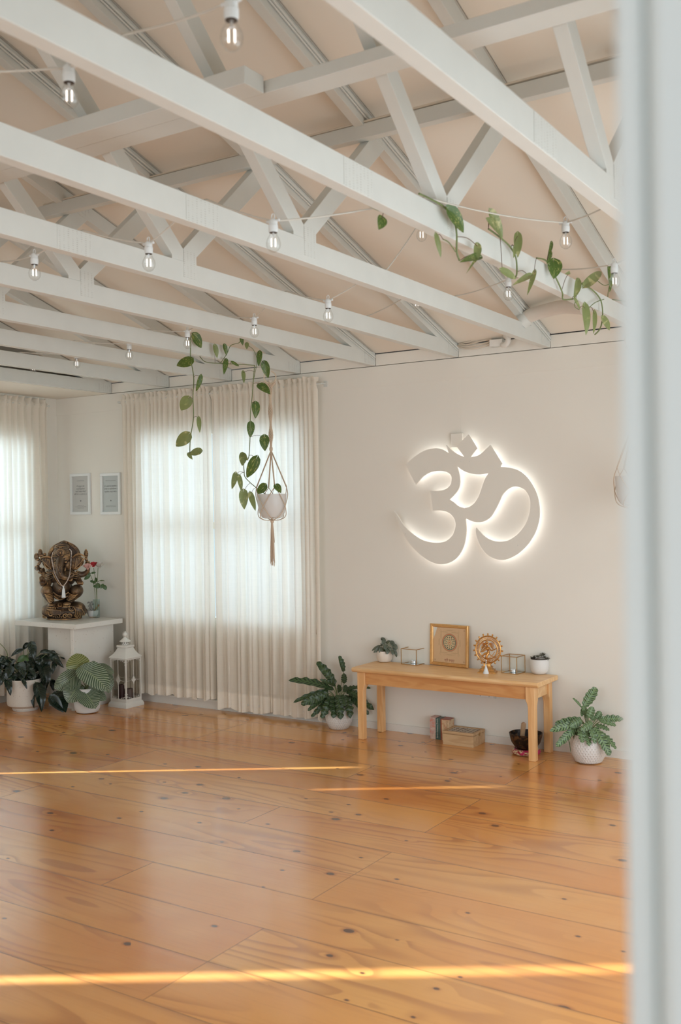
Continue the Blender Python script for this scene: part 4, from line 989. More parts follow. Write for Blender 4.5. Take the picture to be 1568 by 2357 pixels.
LG = [(270,130,340,248,105,'x'),(235,350,110,415,115,'S'),(555,225,575,320,48,'x'),(570,370,550,497,52,'x'),(630,378,694,418,30,'x'),(712,152,727,224,40,'x'),(885,295,872,418,56,'x'),(930,392,965,530,82,'x'),(890,600,985,682,92,'V'),(845,772,845,908,86,'V'),(800,958,795,1088,80,'V'),(930,1082,935,1212,98,'V'),(850,1290,765,1462,112,'V'),(1040,1535,1085,1605,70,'P'),(935,1535,862,1612,86,'P'),(330,520,288,655,54,'S')]
LP = [(465,232,487,343,56,'x'),(765,205,765,260,42,'x'),(730,478,738,578,42,'V'),(215,720,150,832,118,'S'),(315,912,325,1042,46,'S'),(215,1060,103,1168,122,'S'),(330,1215,225,1240,80,'S'),(220,1238,258,1292,40,'S'),(725,1245,722,1350,84,'V'),(655,1432,625,1568,60,'V'),(690,1455,715,1592,54,'V'),(735,1598,742,1758,92,'V'),(800,1620,846,1772,60,'V'),(720,1240,780,1300,50,'V')]
def pl(k):
    return {'x': ('x', XF+.012), 'S': ('y', YS-.01), 'V': ('y', YV+.06), 'P': ('y', -.42)}[k]
def vine_leaves(parent, L, mat, nm, seed, conv, plane, scale, stems):
    random.seed(seed); mb = MB(); pt = MB()
    for (bx, by, tx, ty, w, k) in L:
        ax, c = plane(k); B = P(*conv(bx, by), ax, c); T = P(*conv(tx, ty), ax, c)
        ww = w*scale*dep(B)/F
        leaf(mb, B, T, ww, TOCAM, 'heart', .06, 12, 0, .22, lobe=.24)
        near = min(stems, key=lambda s: (s-B).length)
        if .004 < (near-B).length < .16:
            mid = near.lerp(B, .5)+Vector((0, 0, .012)); pt.tube(cr([near, mid, B], 4), .0013, 5)
    obj(nm, mb, mat, parent, auto=180); obj('petioles', pt, STEMB, parent)
allst = [p for q in (pA, pB, pC, pD, pE) for p in cr(q, 6)]
vine_leaves(t, LG, LF['pothos'], 'foliage', 5, U, pl, s_, allst)
vine_leaves(t, LP, LF['pothos_pale'], 'pale_leaves', 6, U, pl, s_, allst)
# second planter, half hidden by the door frame
A2 = planter('cream macrame hanger half hidden behind the white door frame at the right', (4.850, -.33), 1.612, 1.452, 1.1, .104, 2.398, 8)
t = thing('hanging_pothos', 'trailing variegated vine draped on the truss, its white pot behind the door frame', 'potted plant', tuple(A2(1.452)), 0, 'trailing vines in hanging pots')
hpot(t, A2, 1.612, 1.452, .100)
def U2(x, y): return (840+x*.39541, 420+y*.39541)
XG = 4.890
def on2(x, y, c=XG): return P(*U2(x, y), 'x', c)
st = MB()
qs = [[on2(1460,560,4.86), on2(1400,600,4.84), on2(1330,560,4.83), on2(1260,588)], [on2(315,65), on2(380,95), on2(470,150), on2(520,230), on2(535,300), on2(535,400), on2(552,455)], [on2(720,270), on2(800,330), on2(850,380), on2(880,440), on2(885,530), on2(870,558)],
      [on2(1000,440), on2(1060,460), on2(1115,560), on2(1150,640), on2(1155,680), on2(1212,678)], [on2(1260,588), on2(1330,630), on2(1375,690), on2(1385,780), on2(1370,850), on2(1340,885)],
      [on2(-5,118,4.80), on2(60,155,4.80), on2(120,175,4.82)], [on2(455,330), on2(490,350), on2(530,405)], [on2(1230,680), on2(1222,720), on2(1245,740)], [on2(1300,735), on2(1340,700), on2(1392,680)], [on2(1425,600,4.95), on2(1417,640,4.95), on2(1415,668,4.95)]]
for q in qs: st.tube(cr(q, 6), .0034 if len(q) > 4 else .002, 6)
vv = [A2(1.59), A2(1.66, .03, .0), A2(1.9, .035, .01), A2(2.2, .04, .0), A2(2.42, .05, -.06), A2(2.51, .035, -.12), A2(2.51, -.01, -.3)]
st.tube(cr(vv, 6), .003, 6)
obj('vine', st, STEM, t)
LG = [(490,165,575,292,100,'x'),(1100,462,1100,562,100,'x'),(1420,505,1425,640,54,'y'),(1085,355,1068,425,26,'x'),(1080,410,1058,475,28,'x'),(100,210,80,275,72,'z'),(660,435,552,465,50,'x')]
LP = [(415,315,442,438,34,'x'),(655,370,640,468,56,'x'),(650,440,590,530,14,'x'),(735,185,800,332,74,'x'),(720,230,790,320,60,'x'),(890,312,890,438,54,'x'),(800,512,878,562,46,'x'),(955,545,858,600,38,'x'),(985,532,945,657,30,'x'),(1190,525,1165,532,22,'x'),(1240,578,1215,678,50,'x'),(1285,597,1377,520,60,'x'),(1280,730,1287,890,60,'x'),(1335,765,1330,882,34,'x'),(1385,790,1425,860,44,'x'),(1222,680,1252,742,22,'x'),(870,380,865,440,30,'x')]
allst = [p for q in qs for p in cr(q, 6)]
pl2 = lambda k: {'x': ('x', XG+.012), 'y': ('x', 4.96), 'z': ('x', 4.80)}[k]
vine_leaves(t, LG, LF['pothos'], 'foliage', 15, U2, pl2, .39541, allst)
vine_leaves(t, LP, LF['pothos_pale'], 'pale_leaves', 16, U2, pl2, .39541, allst)
# ================================================================ PEDESTAL CORNER
PZ = .640
t = thing('pedestal', 'white stone-look pedestal table in the corner carrying the elephant headed statue', 'pedestal', (.50, -.33, 0))
def mat_stone():
    t = NT('pale_speckled_laminate'); o = t.obj()
    c = t.mix(t.smooth(t.noise(o, 70, 2), .68, .74), (.74, .71, .655, 1), (.50, .44, .36, 1)); c = t.mix(t.smooth(t.noise(o, 3, 3), .4, .7), c, (.72, .68, .62, 1))
    t.bsdf(c, .3); return t.m
STONE = mat_stone()
a = P(175, 1438, 'z', PZ); b = P(52, 1426, 'z', PZ); c_ = P(273, 1422, 'z', PZ)
SX1 = a.x; SY0 = a.y
obj('slab_top', MB().box((b.x, SY0, PZ-.036), (SX1, -.105, PZ)), STONE, t, bevel=.002)
px1 = SX1-.045; py0 = P(170, 1500, 'x', px1).y
obj('side_panel', MB().box((px1-.035, py0, 0), (px1, P(262, 1500, 'x', px1).y, PZ-.0365)), STONE, t, bevel=.002)
fx = P(113, 1500, 'y', py0+.06).x
obj('front_panel', MB().box((fx, py0+.05, 0), (px1-.036, py0+.085, PZ-.0365)), STONE, t, bevel=.002)
# ---------------------------------------------------------------- seated elephant-headed statue
def mat_bronze():
    t = NT('aged_bronze_resin'); o = t.obj()
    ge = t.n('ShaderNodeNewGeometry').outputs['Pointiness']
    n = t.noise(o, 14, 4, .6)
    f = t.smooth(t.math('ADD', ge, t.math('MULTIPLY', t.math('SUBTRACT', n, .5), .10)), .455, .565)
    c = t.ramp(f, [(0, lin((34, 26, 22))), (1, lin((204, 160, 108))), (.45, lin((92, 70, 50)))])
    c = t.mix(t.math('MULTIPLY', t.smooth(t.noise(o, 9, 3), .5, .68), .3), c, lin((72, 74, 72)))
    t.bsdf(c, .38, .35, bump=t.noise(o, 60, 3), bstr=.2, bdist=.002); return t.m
gc = P(152, 1419, 'z', PZ); gc = Vector((.405, -.315, PZ))
KG = .000414
t = thing('statue', 'dark bronze elephant headed seated statue with four arms on the white pedestal', 'statue', tuple(gc), R(44))
def G(u, v, d=0): return Vector(((u-655)*KG, -d, (1575-v)*KG))
m = MB()
def el(u, v, d, ru, rv, rd, ang=0, yaw=0):
    m.ell(G(u, v, d), (ru*KG, rd, rv*KG), 24, 16, (Matrix.Rotation(R(yaw), 3, 'Z') @ Matrix.Rotation(R(ang), 3, 'Y')))
def tb(pts, rs, n=10):
    k = len(pts); q = cr([G(*p) for p in pts], 5)
    if isinstance(rs, (int, float)): rr = [rs*KG]*len(q)
    else:
        rr = []
        for i in range(len(q)):
            s = i/(len(q)-1)*(k-1); j = min(k-2, int(s)); rr.append((rs[j]*(1-s+j)+rs[j+1]*(s-j))*KG)
    m.tube(q, rr, n)
# rock base
el(655, 1440, .0, 418, 150, .135); el(640, 1340, .0, 330, 110, .115); el(430, 1400, .04, 180, 130, .08); el(860, 1390, .04, 190, 140, .08)
m.lathe([(0, -.0), (.128, -.0), (.135, .006), (.128, .014), (0, .014)], (0, 0, 0), 40); el(655, 1470, .0, 405, 105, .128)
def spiral(u, v, d, r, turns=1.6, s=1, tr=13, a0=0):
    tr = 17
    pts = [];
    for i in range(26):
        a = a0+s*i/25*turns*2*PI; rr = r*(1-i/25*.82); uu = u+rr*math.cos(a); vv = v+rr*math.sin(a)
        x = (uu-655)/420; z = (vv-1430)/165; dd = .138*math.sqrt(max(.02, 1-x*x-z*z*.6)); dd = max(dd, d) if d > 0 else dd
        pts.append((uu, vv, dd+.001))
    q = [G(*p) for p in pts]; m.tube(q, [tr*KG*(1-.4*i/25) for i in range(26)], 6)
for (u, v, r, s, a0) in ((565, 1500, 62, 1, 0), (440, 1450, 70, -1, 1), (330, 1430, 60, 1, 2), (800, 1360, 55, 1, 0), (690, 1500, 60, -1, 2), (300, 1510, 40, 1, 0), (900, 1500, 60, -1, 1), (1000, 1420, 48, 1, 2), (770, 1500, 45, 1, 3), (590, 1300, 34, -1, 1), (480, 1360, 45, 1, 3)): spiral(u, v, 0, r, 1.6, s, 14, a0)
for k in range(6):
    uu = 840+k*30; tb([(uu-10, 1320+k*8, .13), (uu+40, 1400+k*14, .138-.006*k), (uu+25, 1520, .11-.004*k)], [9, 13, 6], 6)
for k in range(5): tb([(360+k*20, 1370+k*10, .115), (470, 1375+k*22, .132), (620, 1395+k*18, .135)], [8, 12, 6], 6)
# halo plate behind head
def halo(su, sv, y0, y1, u0=667, v0=420):
    pts = []
    for i in range(48):
        a = 2*PI*i/48; x = math.cos(a)*su; z = math.sin(a)*sv
        if z > 0: z *= 1+.10*max(0, 1-abs(x)/(su*.35))
        pts.append(((u0-655+x)*KG, (1575-v0+z)*KG))
    m.prism(pts, 'y', y0, y1)
halo(302, 285, -.012, .030); halo(282, 262, -.020, -.012)
for i in range(40):
    a = PI*i/39; m.tube([G(667+math.cos(a)*250, 420-math.sin(a)*235, .022), G(667+math.cos(a)*292, 420-math.sin(a)*276, .018)], 5*KG, 5)
# torso, belly, head
el(650, 800, .015, 230, 190, .085); el(600, 700, .01, 260, 110, .07); el(620, 985, .060, 172, 175, .092); el(655, 1080, .0, 260, 150, .10)
el(635, 470, .060, 152, 178, .078); el(630, 360, .052, 165, 135, .078); el(560, 420, .085, 78, 80, .05); el(705, 420, .085, 82, 85, .05); el(640, 255, .03, 150, 95, .06); el(640, 205, .03, 90, 60, .045); el(672, 160, .02, 60, 45, .03)
el(545, 560, .075, 70, 90, .055); el(735, 560, .072, 78, 100, .055)
el(540, 505, .122, 34, 22, .016); el(708, 503, .122, 34, 22, .016)
tb([(498, 470, .115), (540, 452, .132), (585, 475, .13)], [6, 10, 6], 6); tb([(660, 475, .13), (708, 450, .132), (752, 470, .115)], [6, 10, 6], 6)
tb([(575, 620, .11), (560, 680, .118), (548, 700, .118)], [24, 16, 8]); tb([(700, 615, .115), (698, 650, .125), (690, 668, .13)], [24, 18, 8])
tb([(470, 385, .115), (560, 400, .135), (630, 430, .14), (700, 405, .135), (790, 380, .11)], 12, 6)
tb([(480, 360, .115), (630, 395, .14), (790, 355, .11)], 9, 6)
el(622, 325, .128, 84, 78, .018); el(622, 250, .112, 30, 40, .015); el(624, 330, .144, 20, 30, .010)
for r_ in (62, 40): 
    q = [G(622+r_*math.cos(a), 325+r_*math.sin(a), .144) for a in [2*PI*i/24 for i in range(25)]]; m.tube(q, 6*KG, 6, cap=False)
for k in range(4): tb([(520, 300-k*32, .10-.012*k), (635, 285-k*34, .118-.014*k), (760, 300-k*32, .09-.012*k)], 7, 6)
# trunk
tb([(625, 430, .115), (610, 540, .148), (605, 640, .160), (625, 720, .165), (680, 775, .165), (750, 788, .160), (815, 765, .155), (845, 735, .15), (825, 712, .15)], [78, 74, 66, 58, 50, 40, 32, 26, 18], 16)
for k in range(9): tb([(552+k*2, 560+k*22, .165), (605+k*4, 575+k*22, .205-.002*k), (662+k*2, 560+k*22, .165)], 4, 5)
el(800, 820, .13, 36, 32, .03); q = [G(800+26*math.cos(a), 818+26*math.sin(a), .155) for a in [2*PI*i/20 for i in range(21)]]; m.tube(q, 9*KG, 6, cap=False)
# ears
for s, cu in ((-1, 395), (1, 905)):
    el(cu, 500, .03, 128, 110, .012, 18*s, 10*s); el(cu-s*40, 580, .03, 80, 95, .012, 0, 10*s)
    rim = [(cu-s*70, 430, .06), (cu+s*10, 402, .062), (cu+s*100, 412, .052), (cu+s*152, 440, .045)]
    if s > 0: rim = [(cu-s*80, 425, .06), (cu+s*0, 372, .065), (cu+s*70, 372, .06), (cu+s*150, 418, .05)]
    tb(rim, [16, 20, 18, 12], 8)
    for k in range(5): tb([(cu+s*(120-k*32), 430+k*4, .050), (cu+s*(70-k*26), 520+k*22, .056), (cu-s*(10+k*12), 600+k*12, .055)], [12, 12, 5], 6)
    tb([(cu+s*150, 440, .04), (cu+s*90, 520, .045), (cu+s*40, 610, .045), (cu-s*40, 640, .045)], 11, 6)
# arms: upper left with axe
tb([(430, 740, .02), (330, 750, .0), (265, 690, .01), (235, 620, .03)], [66, 58, 44, 32], 12); el(185, 610, .03, 52, 50, .025)
for k in range(4): tb([(150+k*8, 585+k*20, .05), (180, 575+k*20, .062), (215, 590+k*18, .052)], 13, 6)
tb([(200, 560, .035), (235, 500, .03), (262, 430, .02)], [26, 30, 24]); tb([(285, 500, .02), (300, 430, .02), (330, 370, .02)], [26, 28, 24])
el(240, 325, .02, 42, 70, .018); el(170, 400, .02, 45, 65, .015); el(195, 455, .02, 40, 28, .015); el(260, 380, .02, 60, 34, .016); el(320, 360, .02, 34, 26, .015)
tb([(220, 700, .03), (300, 640, .0)], [30, 34]); tb([(200, 690, .05), (250, 712, .06), (290, 700, .05)], 12, 6)
# raised palm
tb([(400, 830, .02), (360, 930, .06), (330, 900, .09)], [66, 62, 52], 12); el(290, 860, .10, 62, 78, .026)
for k, (uu, vv) in enumerate(((250, 760), (275, 742), (300, 748), (322, 770))): tb([(258+k*20, 850, .118), (uu, (vv+850)/2, .128), (uu, vv, .118)], [17, 16, 12], 8)
tb([(335, 880, .11), (350, 830, .12), (345, 800, .12)], [18, 16, 11], 8); tb([(255, 925, .09), (300, 940, .115), (350, 920, .10)], 13, 6)
# right arms
tb([(870, 730, .01), (960, 760, .0), (1040, 740, .0), (1095, 680, .01), (1100, 600, .02)], [66, 60, 50, 40, 30], 12); el(1098, 555, .02, 40, 46, .024)
tb([(1060, 500, .02), (1100, 520, .045), (1125, 510, .03)], 14, 6); tb([(1050, 540, .02), (1095, 545, .048), (1130, 540, .03)], 14, 6)
tb([(1085, 520, .02), (1060, 440, .02)], [24, 30]); el(1068, 370, .02, 42, 80, .020); el(1068, 300, .02, 18, 24, .01)
for k in range(3): tb([(1030, 345+k*30, .03), (1068, 355+k*30, .042), (1105, 345+k*30, .03)], 6, 5)
tb([(860, 760, .04), (925, 850, .06), (960, 900, .09)], [70, 60, 50], 12); el(965, 895, .11, 62, 44, .03)
for k in range(4): tb([(920+k*26, 870, .125), (935+k*26, 900, .142), (930+k*24, 935, .13)], [14, 15, 11], 8)
for s, uu in ((-1, 400), (1, 880)):
    for k in range(4): tb([(uu-55, 690+k*38, .06), (uu, 705+k*38, .082), (uu+55, 690+k*38, .06)], 8, 6)
tb([(470, 700, .085), (560, 860, .13), (640, 930, .15), (720, 880, .14), (810, 700, .09)], 10, 6)
# legs
el(368, 1030, .09, 118, 112, .075, 10); tb([(370, 1060, .10), (410, 1160, .10), (450, 1240, .11)], [104, 82, 54], 14)
el(900, 1045, .085, 120, 118, .08, -10); tb([(900, 1070, .09), (820, 1150, .10), (760, 1230, .12)], [108, 86, 56], 14)
for k in range(6): tb([(300+k*14, 1060+k*28, .13-.004*k), (385+k*8, 1095+k*28, .178-.008*k), (478, 1070+k*30, .13)], [6, 11, 6], 6)
for k in range(6): tb([(985-k*30, 1050+k*32, .11), (880-k*22, 1115+k*20, .172-.006*k), (760-k*4, 1080+k*24, .13)], [6, 11, 6], 6)
el(450, 1285, .125, 70, 40, .05); el(730, 1275, .135, 72, 44, .05)
for k in range(5): el(400+k*24, 1318, .165+.004*k*(4-k), 13, 13, .014)
for k in range(5): el(682+k*24, 1312, .178+.004*k*(4-k), 13, 13, .014)
tb([(480, 1050, .12), (560, 1110, .145), (640, 1120, .150), (760, 1060, .13)], 14, 6); tb([(490, 1120, .11), (600, 1190, .13), (740, 1130, .12)], 16, 6)
tb([(500, 1085, .125), (600, 1150, .145), (720, 1100, .13)], 10, 6)
el(600, 1000, .148, 10, 10, .006)
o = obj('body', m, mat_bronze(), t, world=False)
rm = o.modifiers.new('fuse', 'REMESH'); rm.mode = 'VOXEL'; rm.voxel_size = .0026; rm.use_smooth_shade = True
sm = o.modifiers.new('soften', 'SMOOTH'); sm.factor = .5; sm.iterations = 4
# bead necklace over the statue
def GW(u, v, d): return Vector(gc) + Matrix.Rotation(R(44), 3, 'Z') @ G(u, v, d)
t = thing('bead_necklace', 'pale bead necklace with white tassel hung over the elephant headed statue', 'necklace', tuple(GW(670, 940, .17)))
lp = cr([GW(482, 310, .075), GW(468, 420, .125), GW(490, 560, .145), (GW(520, 700, .15)), GW(580, 830, .155), GW(640, 920, .165), GW(672, 945, .168)], 14)
rp = cr([GW(765, 262, .085), GW(812, 310, .10), GW(812, 450, .14), GW(800, 600, .145), GW(785, 740, .175), GW(740, 850, .175), GW(700, 905, .17), GW(676, 945, .168)], 12)
bd = MB()
def beads(path, mb, r):
    acc = 0; last = path[0]
    for p in path:
        if (p-last).length >= r*1.75:
            mb.ell(p, (r, r, r*.9), 8, 6); last = p
beads(lp, bd, .0042); beads(rp, bd, .0042)
BEAD = plain('mixed_stone_beads', (.70, .60, .54), .5, var=.45, nscale=90)
obj('beads', bd, BEAD, t)
ts = MB(); q = GW(675, 960, .17)
ts.lathe([(0.0001, .012), (.005, .010), (.006, .004), (.0045, 0), (.010, -.02), (.0155, -.078), (.0001, -.078)], q, 18)
WT = plain('white_cotton_tassel', (.78, .80, .80), .9, bscale=400, bump=.8)
obj('tassel', ts, WT, t)
# glass vase with three roses
v0 = P(223, 1417, 'z', PZ); vc = Vector((P(222, 1400, 'y', -.150).x, -.150, PZ))
t = thing('glass_vase', 'tall clear glass vase with three roses beside the statue', 'vase', tuple(vc))
k_ = dep(vc)/F; rv = 8.0*k_
hv = (1417-1375)*k_; 
obj('vase', MB().lathe([(0.0001, .0), (rv*.9, .0), (rv, .004), (rv, hv), (rv*.93, hv), (rv*.92, .012), (0.0001, .010)], vc, 32, caps=False), mat_glass('vase_glass', .02, (.90, .94, .93)), t)
tt = thing('rose_bunch', 'three roses, pink, red and white, standing in the glass vase', 'flowers', tuple(vc))
VD = dep(vc)
def V(u, v, d=0): return Q(70+u/8.2526, 1230+v/8.2526, VD+d)
st = MB()
random.seed(8)
for pts in ([(1240, 1440), (1225, 1100), (1190, 900), (1130, 740), (1105, 640)], [(1265, 1420), (1255, 1100), (1230, 820), (1200, 640)], [(1280, 1430), (1262, 1100), (1275, 850), (1285, 640)], [(1285, 900), (1320, 880), (1410, 885)], [(1290, 960), (1380, 960)]):
    st.tube(cr([V(*p) for p in pts], 5), .0022, 6)
obj('stems', st, STEM, tt)
mb = MB()
for (a, b, c, d, w) in ((1140, 770, 1020, 860, 70), (1150, 745, 1060, 745, 45), (1150, 740, 1245, 722, 40), (1230, 850, 1265, 830, 50), (1200, 900, 1130, 885, 50), (1240, 940, 1320, 1015, 110), (1215, 960, 1225, 1010, 60), (1385, 935, 1330, 1030, 60), (1380, 960, 1442, 1056, 80), (1240, 830, 1255, 905, 60), (1310, 880, 1400, 875, 26), (1205, 880, 1215, 940, 70)):
    leaf(mb, V(a, b), V(c, d, random.uniform(-.02, .02)), w/8.2526*k_, TOCAM, 'oval', .08, 8, 0, .2)
obj('leaves', mb, LF['rose_leaf'], tt, auto=180)
def rose(u, v, ru, rv_, col, nm, tilt):
    mb = MB(); c0 = V(u, v, tilt); r = ru/8.2526*k_; h = rv_/8.2526*k_
    random.seed(int(u))
    for layer, (n_, rr, hh, op) in enumerate(((3, .28, .9, .1), (4, .5, .95, .3), (5, .75, .9, .55), (6, 1.0, .75, .95))):
        for k in range(n_):
            a = 2*PI*k/n_+layer*.7; vs = []; N_ = 6; wd = 2*PI/n_*.78
            for i in range(N_+1):
                s = i/N_
                for j in range(7):
                    b = a+(j/6-.5)*wd*(.5+.8*s); rad = r*rr*(.18+.82*math.sin(s*PI/2)*(1)) + r*op*.16*s**3
                    z = -h+2*h*hh*s**.9*(1-.22*((j/6-.5)*2)**2*s) - op*h*.25*s**4
                    vs.append(c0+Vector((rad*math.cos(b), rad*math.sin(b), z)))
            mb.add(vs, [(i*7+j, i*7+j+1, (i+1)*7+j+1, (i+1)*7+j) for i in range(N_) for j in range(6)])
    mb.ell(c0+Vector((0, 0, -h*.9)), (r*.3, r*.3, h*.25), 10, 6)
    t_ = NT(nm.replace(' ', '_')); b = t_.n('ShaderNodeBsdfPrincipled', {'Base Color': lin(col), 'Roughness': .6}); q = t_.n('ShaderNodeBsdfTranslucent', {'Color': lin(col)})
    return tag(obj('rose_head', mb, t_.final(t_.n('ShaderNodeMixShader', {0: .25, 1: b.outputs[0], 2: q.outputs[0]}).outputs[0]), tt, auto=180), nm)
rose(1085, 600, 78, 62, (226, 178, 170), 'pale pink rose', -.13); rose(1195, 562, 84, 50, (206, 62, 70), 'red rose', 0); rose(1312, 575, 84, 62, (226, 222, 214), 'white rose', 0)
# small mortar bowl with silver bundle and stick
b0 = P(213.5, 1421, 'z', PZ); bc = Vector((b0.x-.012, b0.y+.012, PZ+.0005)); kb = dep(bc)/F; rb = 13.6*kb
t = thing('small_bowl', 'small white bowl with wooden base beside the statue', 'bowl', tuple(bc))
obj('bowl', MB().lathe([(rb*.55, .004), (rb*.8, rb*.3), (rb*.98, rb*.75), (rb, rb*1.15), (rb*.93, rb*1.15), (rb*.85, rb*.6), (0.0001, rb*.3)], bc, 32, caps=False), POT, t)
obj('wood_base', MB().lathe([(0, 0), (rb*.56, 0), (rb*.56, .005), (0, .005)], bc, 24), BOXW, t)
tag(obj('wooden_pestle', MB().tube([bc+Vector((.0, 0, rb*.7)), bc+(rt*(rb*1.0))+Vector((0, 0, rb*2.0))], [.006, .0075], 10).ell(bc+(rt*(rb*1.0))+Vector((0, 0, rb*2.0)), (.0078, .0078, .0078), 10, 8), plain('orange_wood', (.50, .20, .07), .5)), 'orange brown wooden pestle leaning in the small white bowl', 'pestle')
mb = MB(); random.seed(2)
for k in range(26):
    p = bc - rt*(rb*random.uniform(.1, .75)) + Vector((random.uniform(-.012, .012), random.uniform(-.012, .012), rb*1.1+random.uniform(0, rb*1.5)))
    mb.ell(p, (random.uniform(.005, .010),)*2+(random.uniform(.004, .009),), 7, 5, Matrix.Rotation(random.random()*3, 3, 'X'))
tag(obj('dried_herb_bundle', mb, plain('silver_sage', (.42, .40, .36), .5, .3, var=.6, nscale=90), smooth=True), 'crumpled silver grey herb bundle in the small white bowl', 'herb bundle')
# ================================================================ LANTERN
lc = Vector((.965, -.228, 0)); hb = .094
t = thing('lantern', 'tall white metal lantern with glass sides on the floor by the curtain', 'lantern', tuple(lc))
LM = plain('cream_white_enamel', (.74, .71, .65), .4, var=.03)
def sq(z, h): return [lc+Vector((x*h, y*h, z)) for x, y in ((-1, -1), (1, -1), (1, 1), (-1, 1))]
def frus(mb, levels):
    vs = []; [vs.extend(sq(z, h)) for z, h in levels]; n = len(levels)
    fs = [(i*4+j, i*4+(j+1) % 4, (i+1)*4+(j+1) % 4, (i+1)*4+j) for i in range(n-1) for j in range(4)]+[(3, 2, 1, 0), tuple((n-1)*4+j for j in range(4))]
    return mb.add(vs, fs)
obj('base', frus(MB(), [(0, hb), (.018, hb), (.034, hb*.93), (.040, hb*.86), (.055, hb*.86)]), LM, t, bevel=.001)
hw = hb*.86; zt = .365; m = MB()
for x in (-1, 1):
    for y in (-1, 1): m.cbox(lc+Vector((x*(hw-.005), y*(hw-.005), (.055+zt)/2)), (.010, .010, zt-.055))
for z in (.060, zt-.005):
    for s in (-1, 1):
        m.cbox(lc+Vector((0, s*(hw-.005), z)), (hw*2-.02, .008, .010)); m.cbox(lc+Vector((s*(hw-.005), 0, z)), (.008, hw*2-.02, .010))
obj('frame', m, LM, t)
m = MB(); zc = .20
for f in range(4):
    M4 = Matrix.Translation(lc) @ Matrix.Rotation(f*PI/2, 4, 'Z')
    def p3(x, z, y=-hw+.001): return M4 @ Vector((x, y, z))
    m.tube([p3(0, .06), p3(0, zt)], .0018, 6); m.tube(cr([p3(-hw, zc), p3(-.03, zc+.002), p3(0, zc+.03)], 5), .0013, 5).tube(cr([p3(hw, zc), p3(.03, zc+.002), p3(0, zc+.03)], 5), .0013, 5)
    dm = [(0, .035), (.008, .012), (.022, 0), (.008, -.012), (0, -.035), (-.008, -.012), (-.022, 0), (-.008, .012)]
    vs = [p3(x, zc+z, -hw-.001) for x, z in dm]+[p3(x, zc+z, -hw+.002) for x, z in dm]
    m.add(vs, [tuple(range(8)), tuple(range(15, 7, -1))]+[(i, (i+1) % 8, 8+(i+1) % 8, 8+i) for i in range(8)])
    for sx in (-1, 1):
        for sz, zz in ((1, .068), (-1, zt-.012)):
            for (ox, oz, r) in ((.014, .012, .009), (.032, .006, .008), (.010, .032, .008), (.050, .003, .005)):
                q = [p3(sx*(hw-ox)+r*.8*math.cos(a)*(1-a/9), zz+sz*oz+r*.8*math.sin(a)*(1-a/9), -hw) for a in [i*.55 for i in range(13)]]
                m.tube(q, .0014, 5)
obj('scrollwork', m, LM, t)
m = MB()
for f in range(4):
    M4 = Matrix.Translation(lc) @ Matrix.Rotation(f*PI/2, 4, 'Z'); y = -hw+.004
    m.add([M4 @ Vector((a, y, b)) for a, b in ((-hw+.01, .062), (hw-.01, .062), (hw-.01, zt-.008), (-hw+.01, zt-.008))], [(0, 1, 2, 3)])
obj('glass_panels', m, mat_glass('lantern_glass', .05, (.88, .87, .84)), t, smooth=False)
obj('roof', frus(MB(), [(zt, hb*.92), (zt+.004, hb*.94), (zt+.010, hb*.90), (zt+.028, hb*.70), (zt+.052, hb*.54), (zt+.078, hb*.42)]), LM, t, bevel=.0008)
z0 = zt+.078
obj('collar', frus(MB(), [(z0-.002, hb*.44), (z0, hb*.50), (z0+.014, hb*.50), (z0+.016, hb*.46)]), LM, t, bevel=.001)
ch = MB().lathe([(0, z0+.014), (.027, z0+.014), (.027, z0+.042), (0, z0+.042)], lc, 28)
co = obj('chimney', ch, LM, t)
m = MB()
for k in range(12):
    a = 2*PI*k/12; m.cbox(lc+Vector((.0270*math.cos(a), .0270*math.sin(a), z0+.033)), (.003, .004, .010), a); m.cbox(lc+Vector((.0270*math.cos(a+.26), .0270*math.sin(a+.26), z0+.021)), (.003, .004, .004), a+.26)
obj('vent_holes', m, DARK, co, smooth=False)
cap = MB(); prof = [(.040, z0+.040), (.042, z0+.043), (.030, z0+.055), (.018, z0+.066), (.010, z0+.074), (0.0001, z0+.076)]; n = 36; vs = []
for (r, z) in prof:
    for j in range(n): a = 2*PI*j/n; rr = r*(1+(.05 if j % 2 else -.02)*(r > .012)); vs.append(lc+Vector((rr*math.cos(a), rr*math.sin(a), z)))
cap.add(vs, [(i*n+j, i*n+(j+1) % n, (i+1)*n+(j+1) % n, (i+1)*n+j) for i in range(len(prof)-1) for j in range(n)]+[tuple(range(n-1, -1, -1))])
obj('cap', cap, LM, t)
m = MB().lathe([(.008, z0+.070), (.012, z0+.076), (.006, z0+.080), (.0001, z0+.08)], lc, 16).ell(lc+Vector((0, 0, z0+.094)), (.017, .017, .017), 20, 14).ell(lc+Vector((0, 0, z0+.114)), (.005, .005, .006), 10, 8)
obj('finial', m, LM, t)
q = [lc+rt*(.021*math.cos(a))+Vector((0, 0, z0+.094+.022*math.sin(a))) for a in [2*PI*i/28 for i in range(29)]]
obj('ring_handle', MB().tube(q, .0014, 6, cap=False), LM, t)
obj('latch', MB().cbox(lc+Vector((hw-.012, -hw-.001, .17)), (.003, .004, .045)).cbox(lc+Vector((hw-.018, -hw-.001, .175)), (.014, .003, .003)), LM, t)
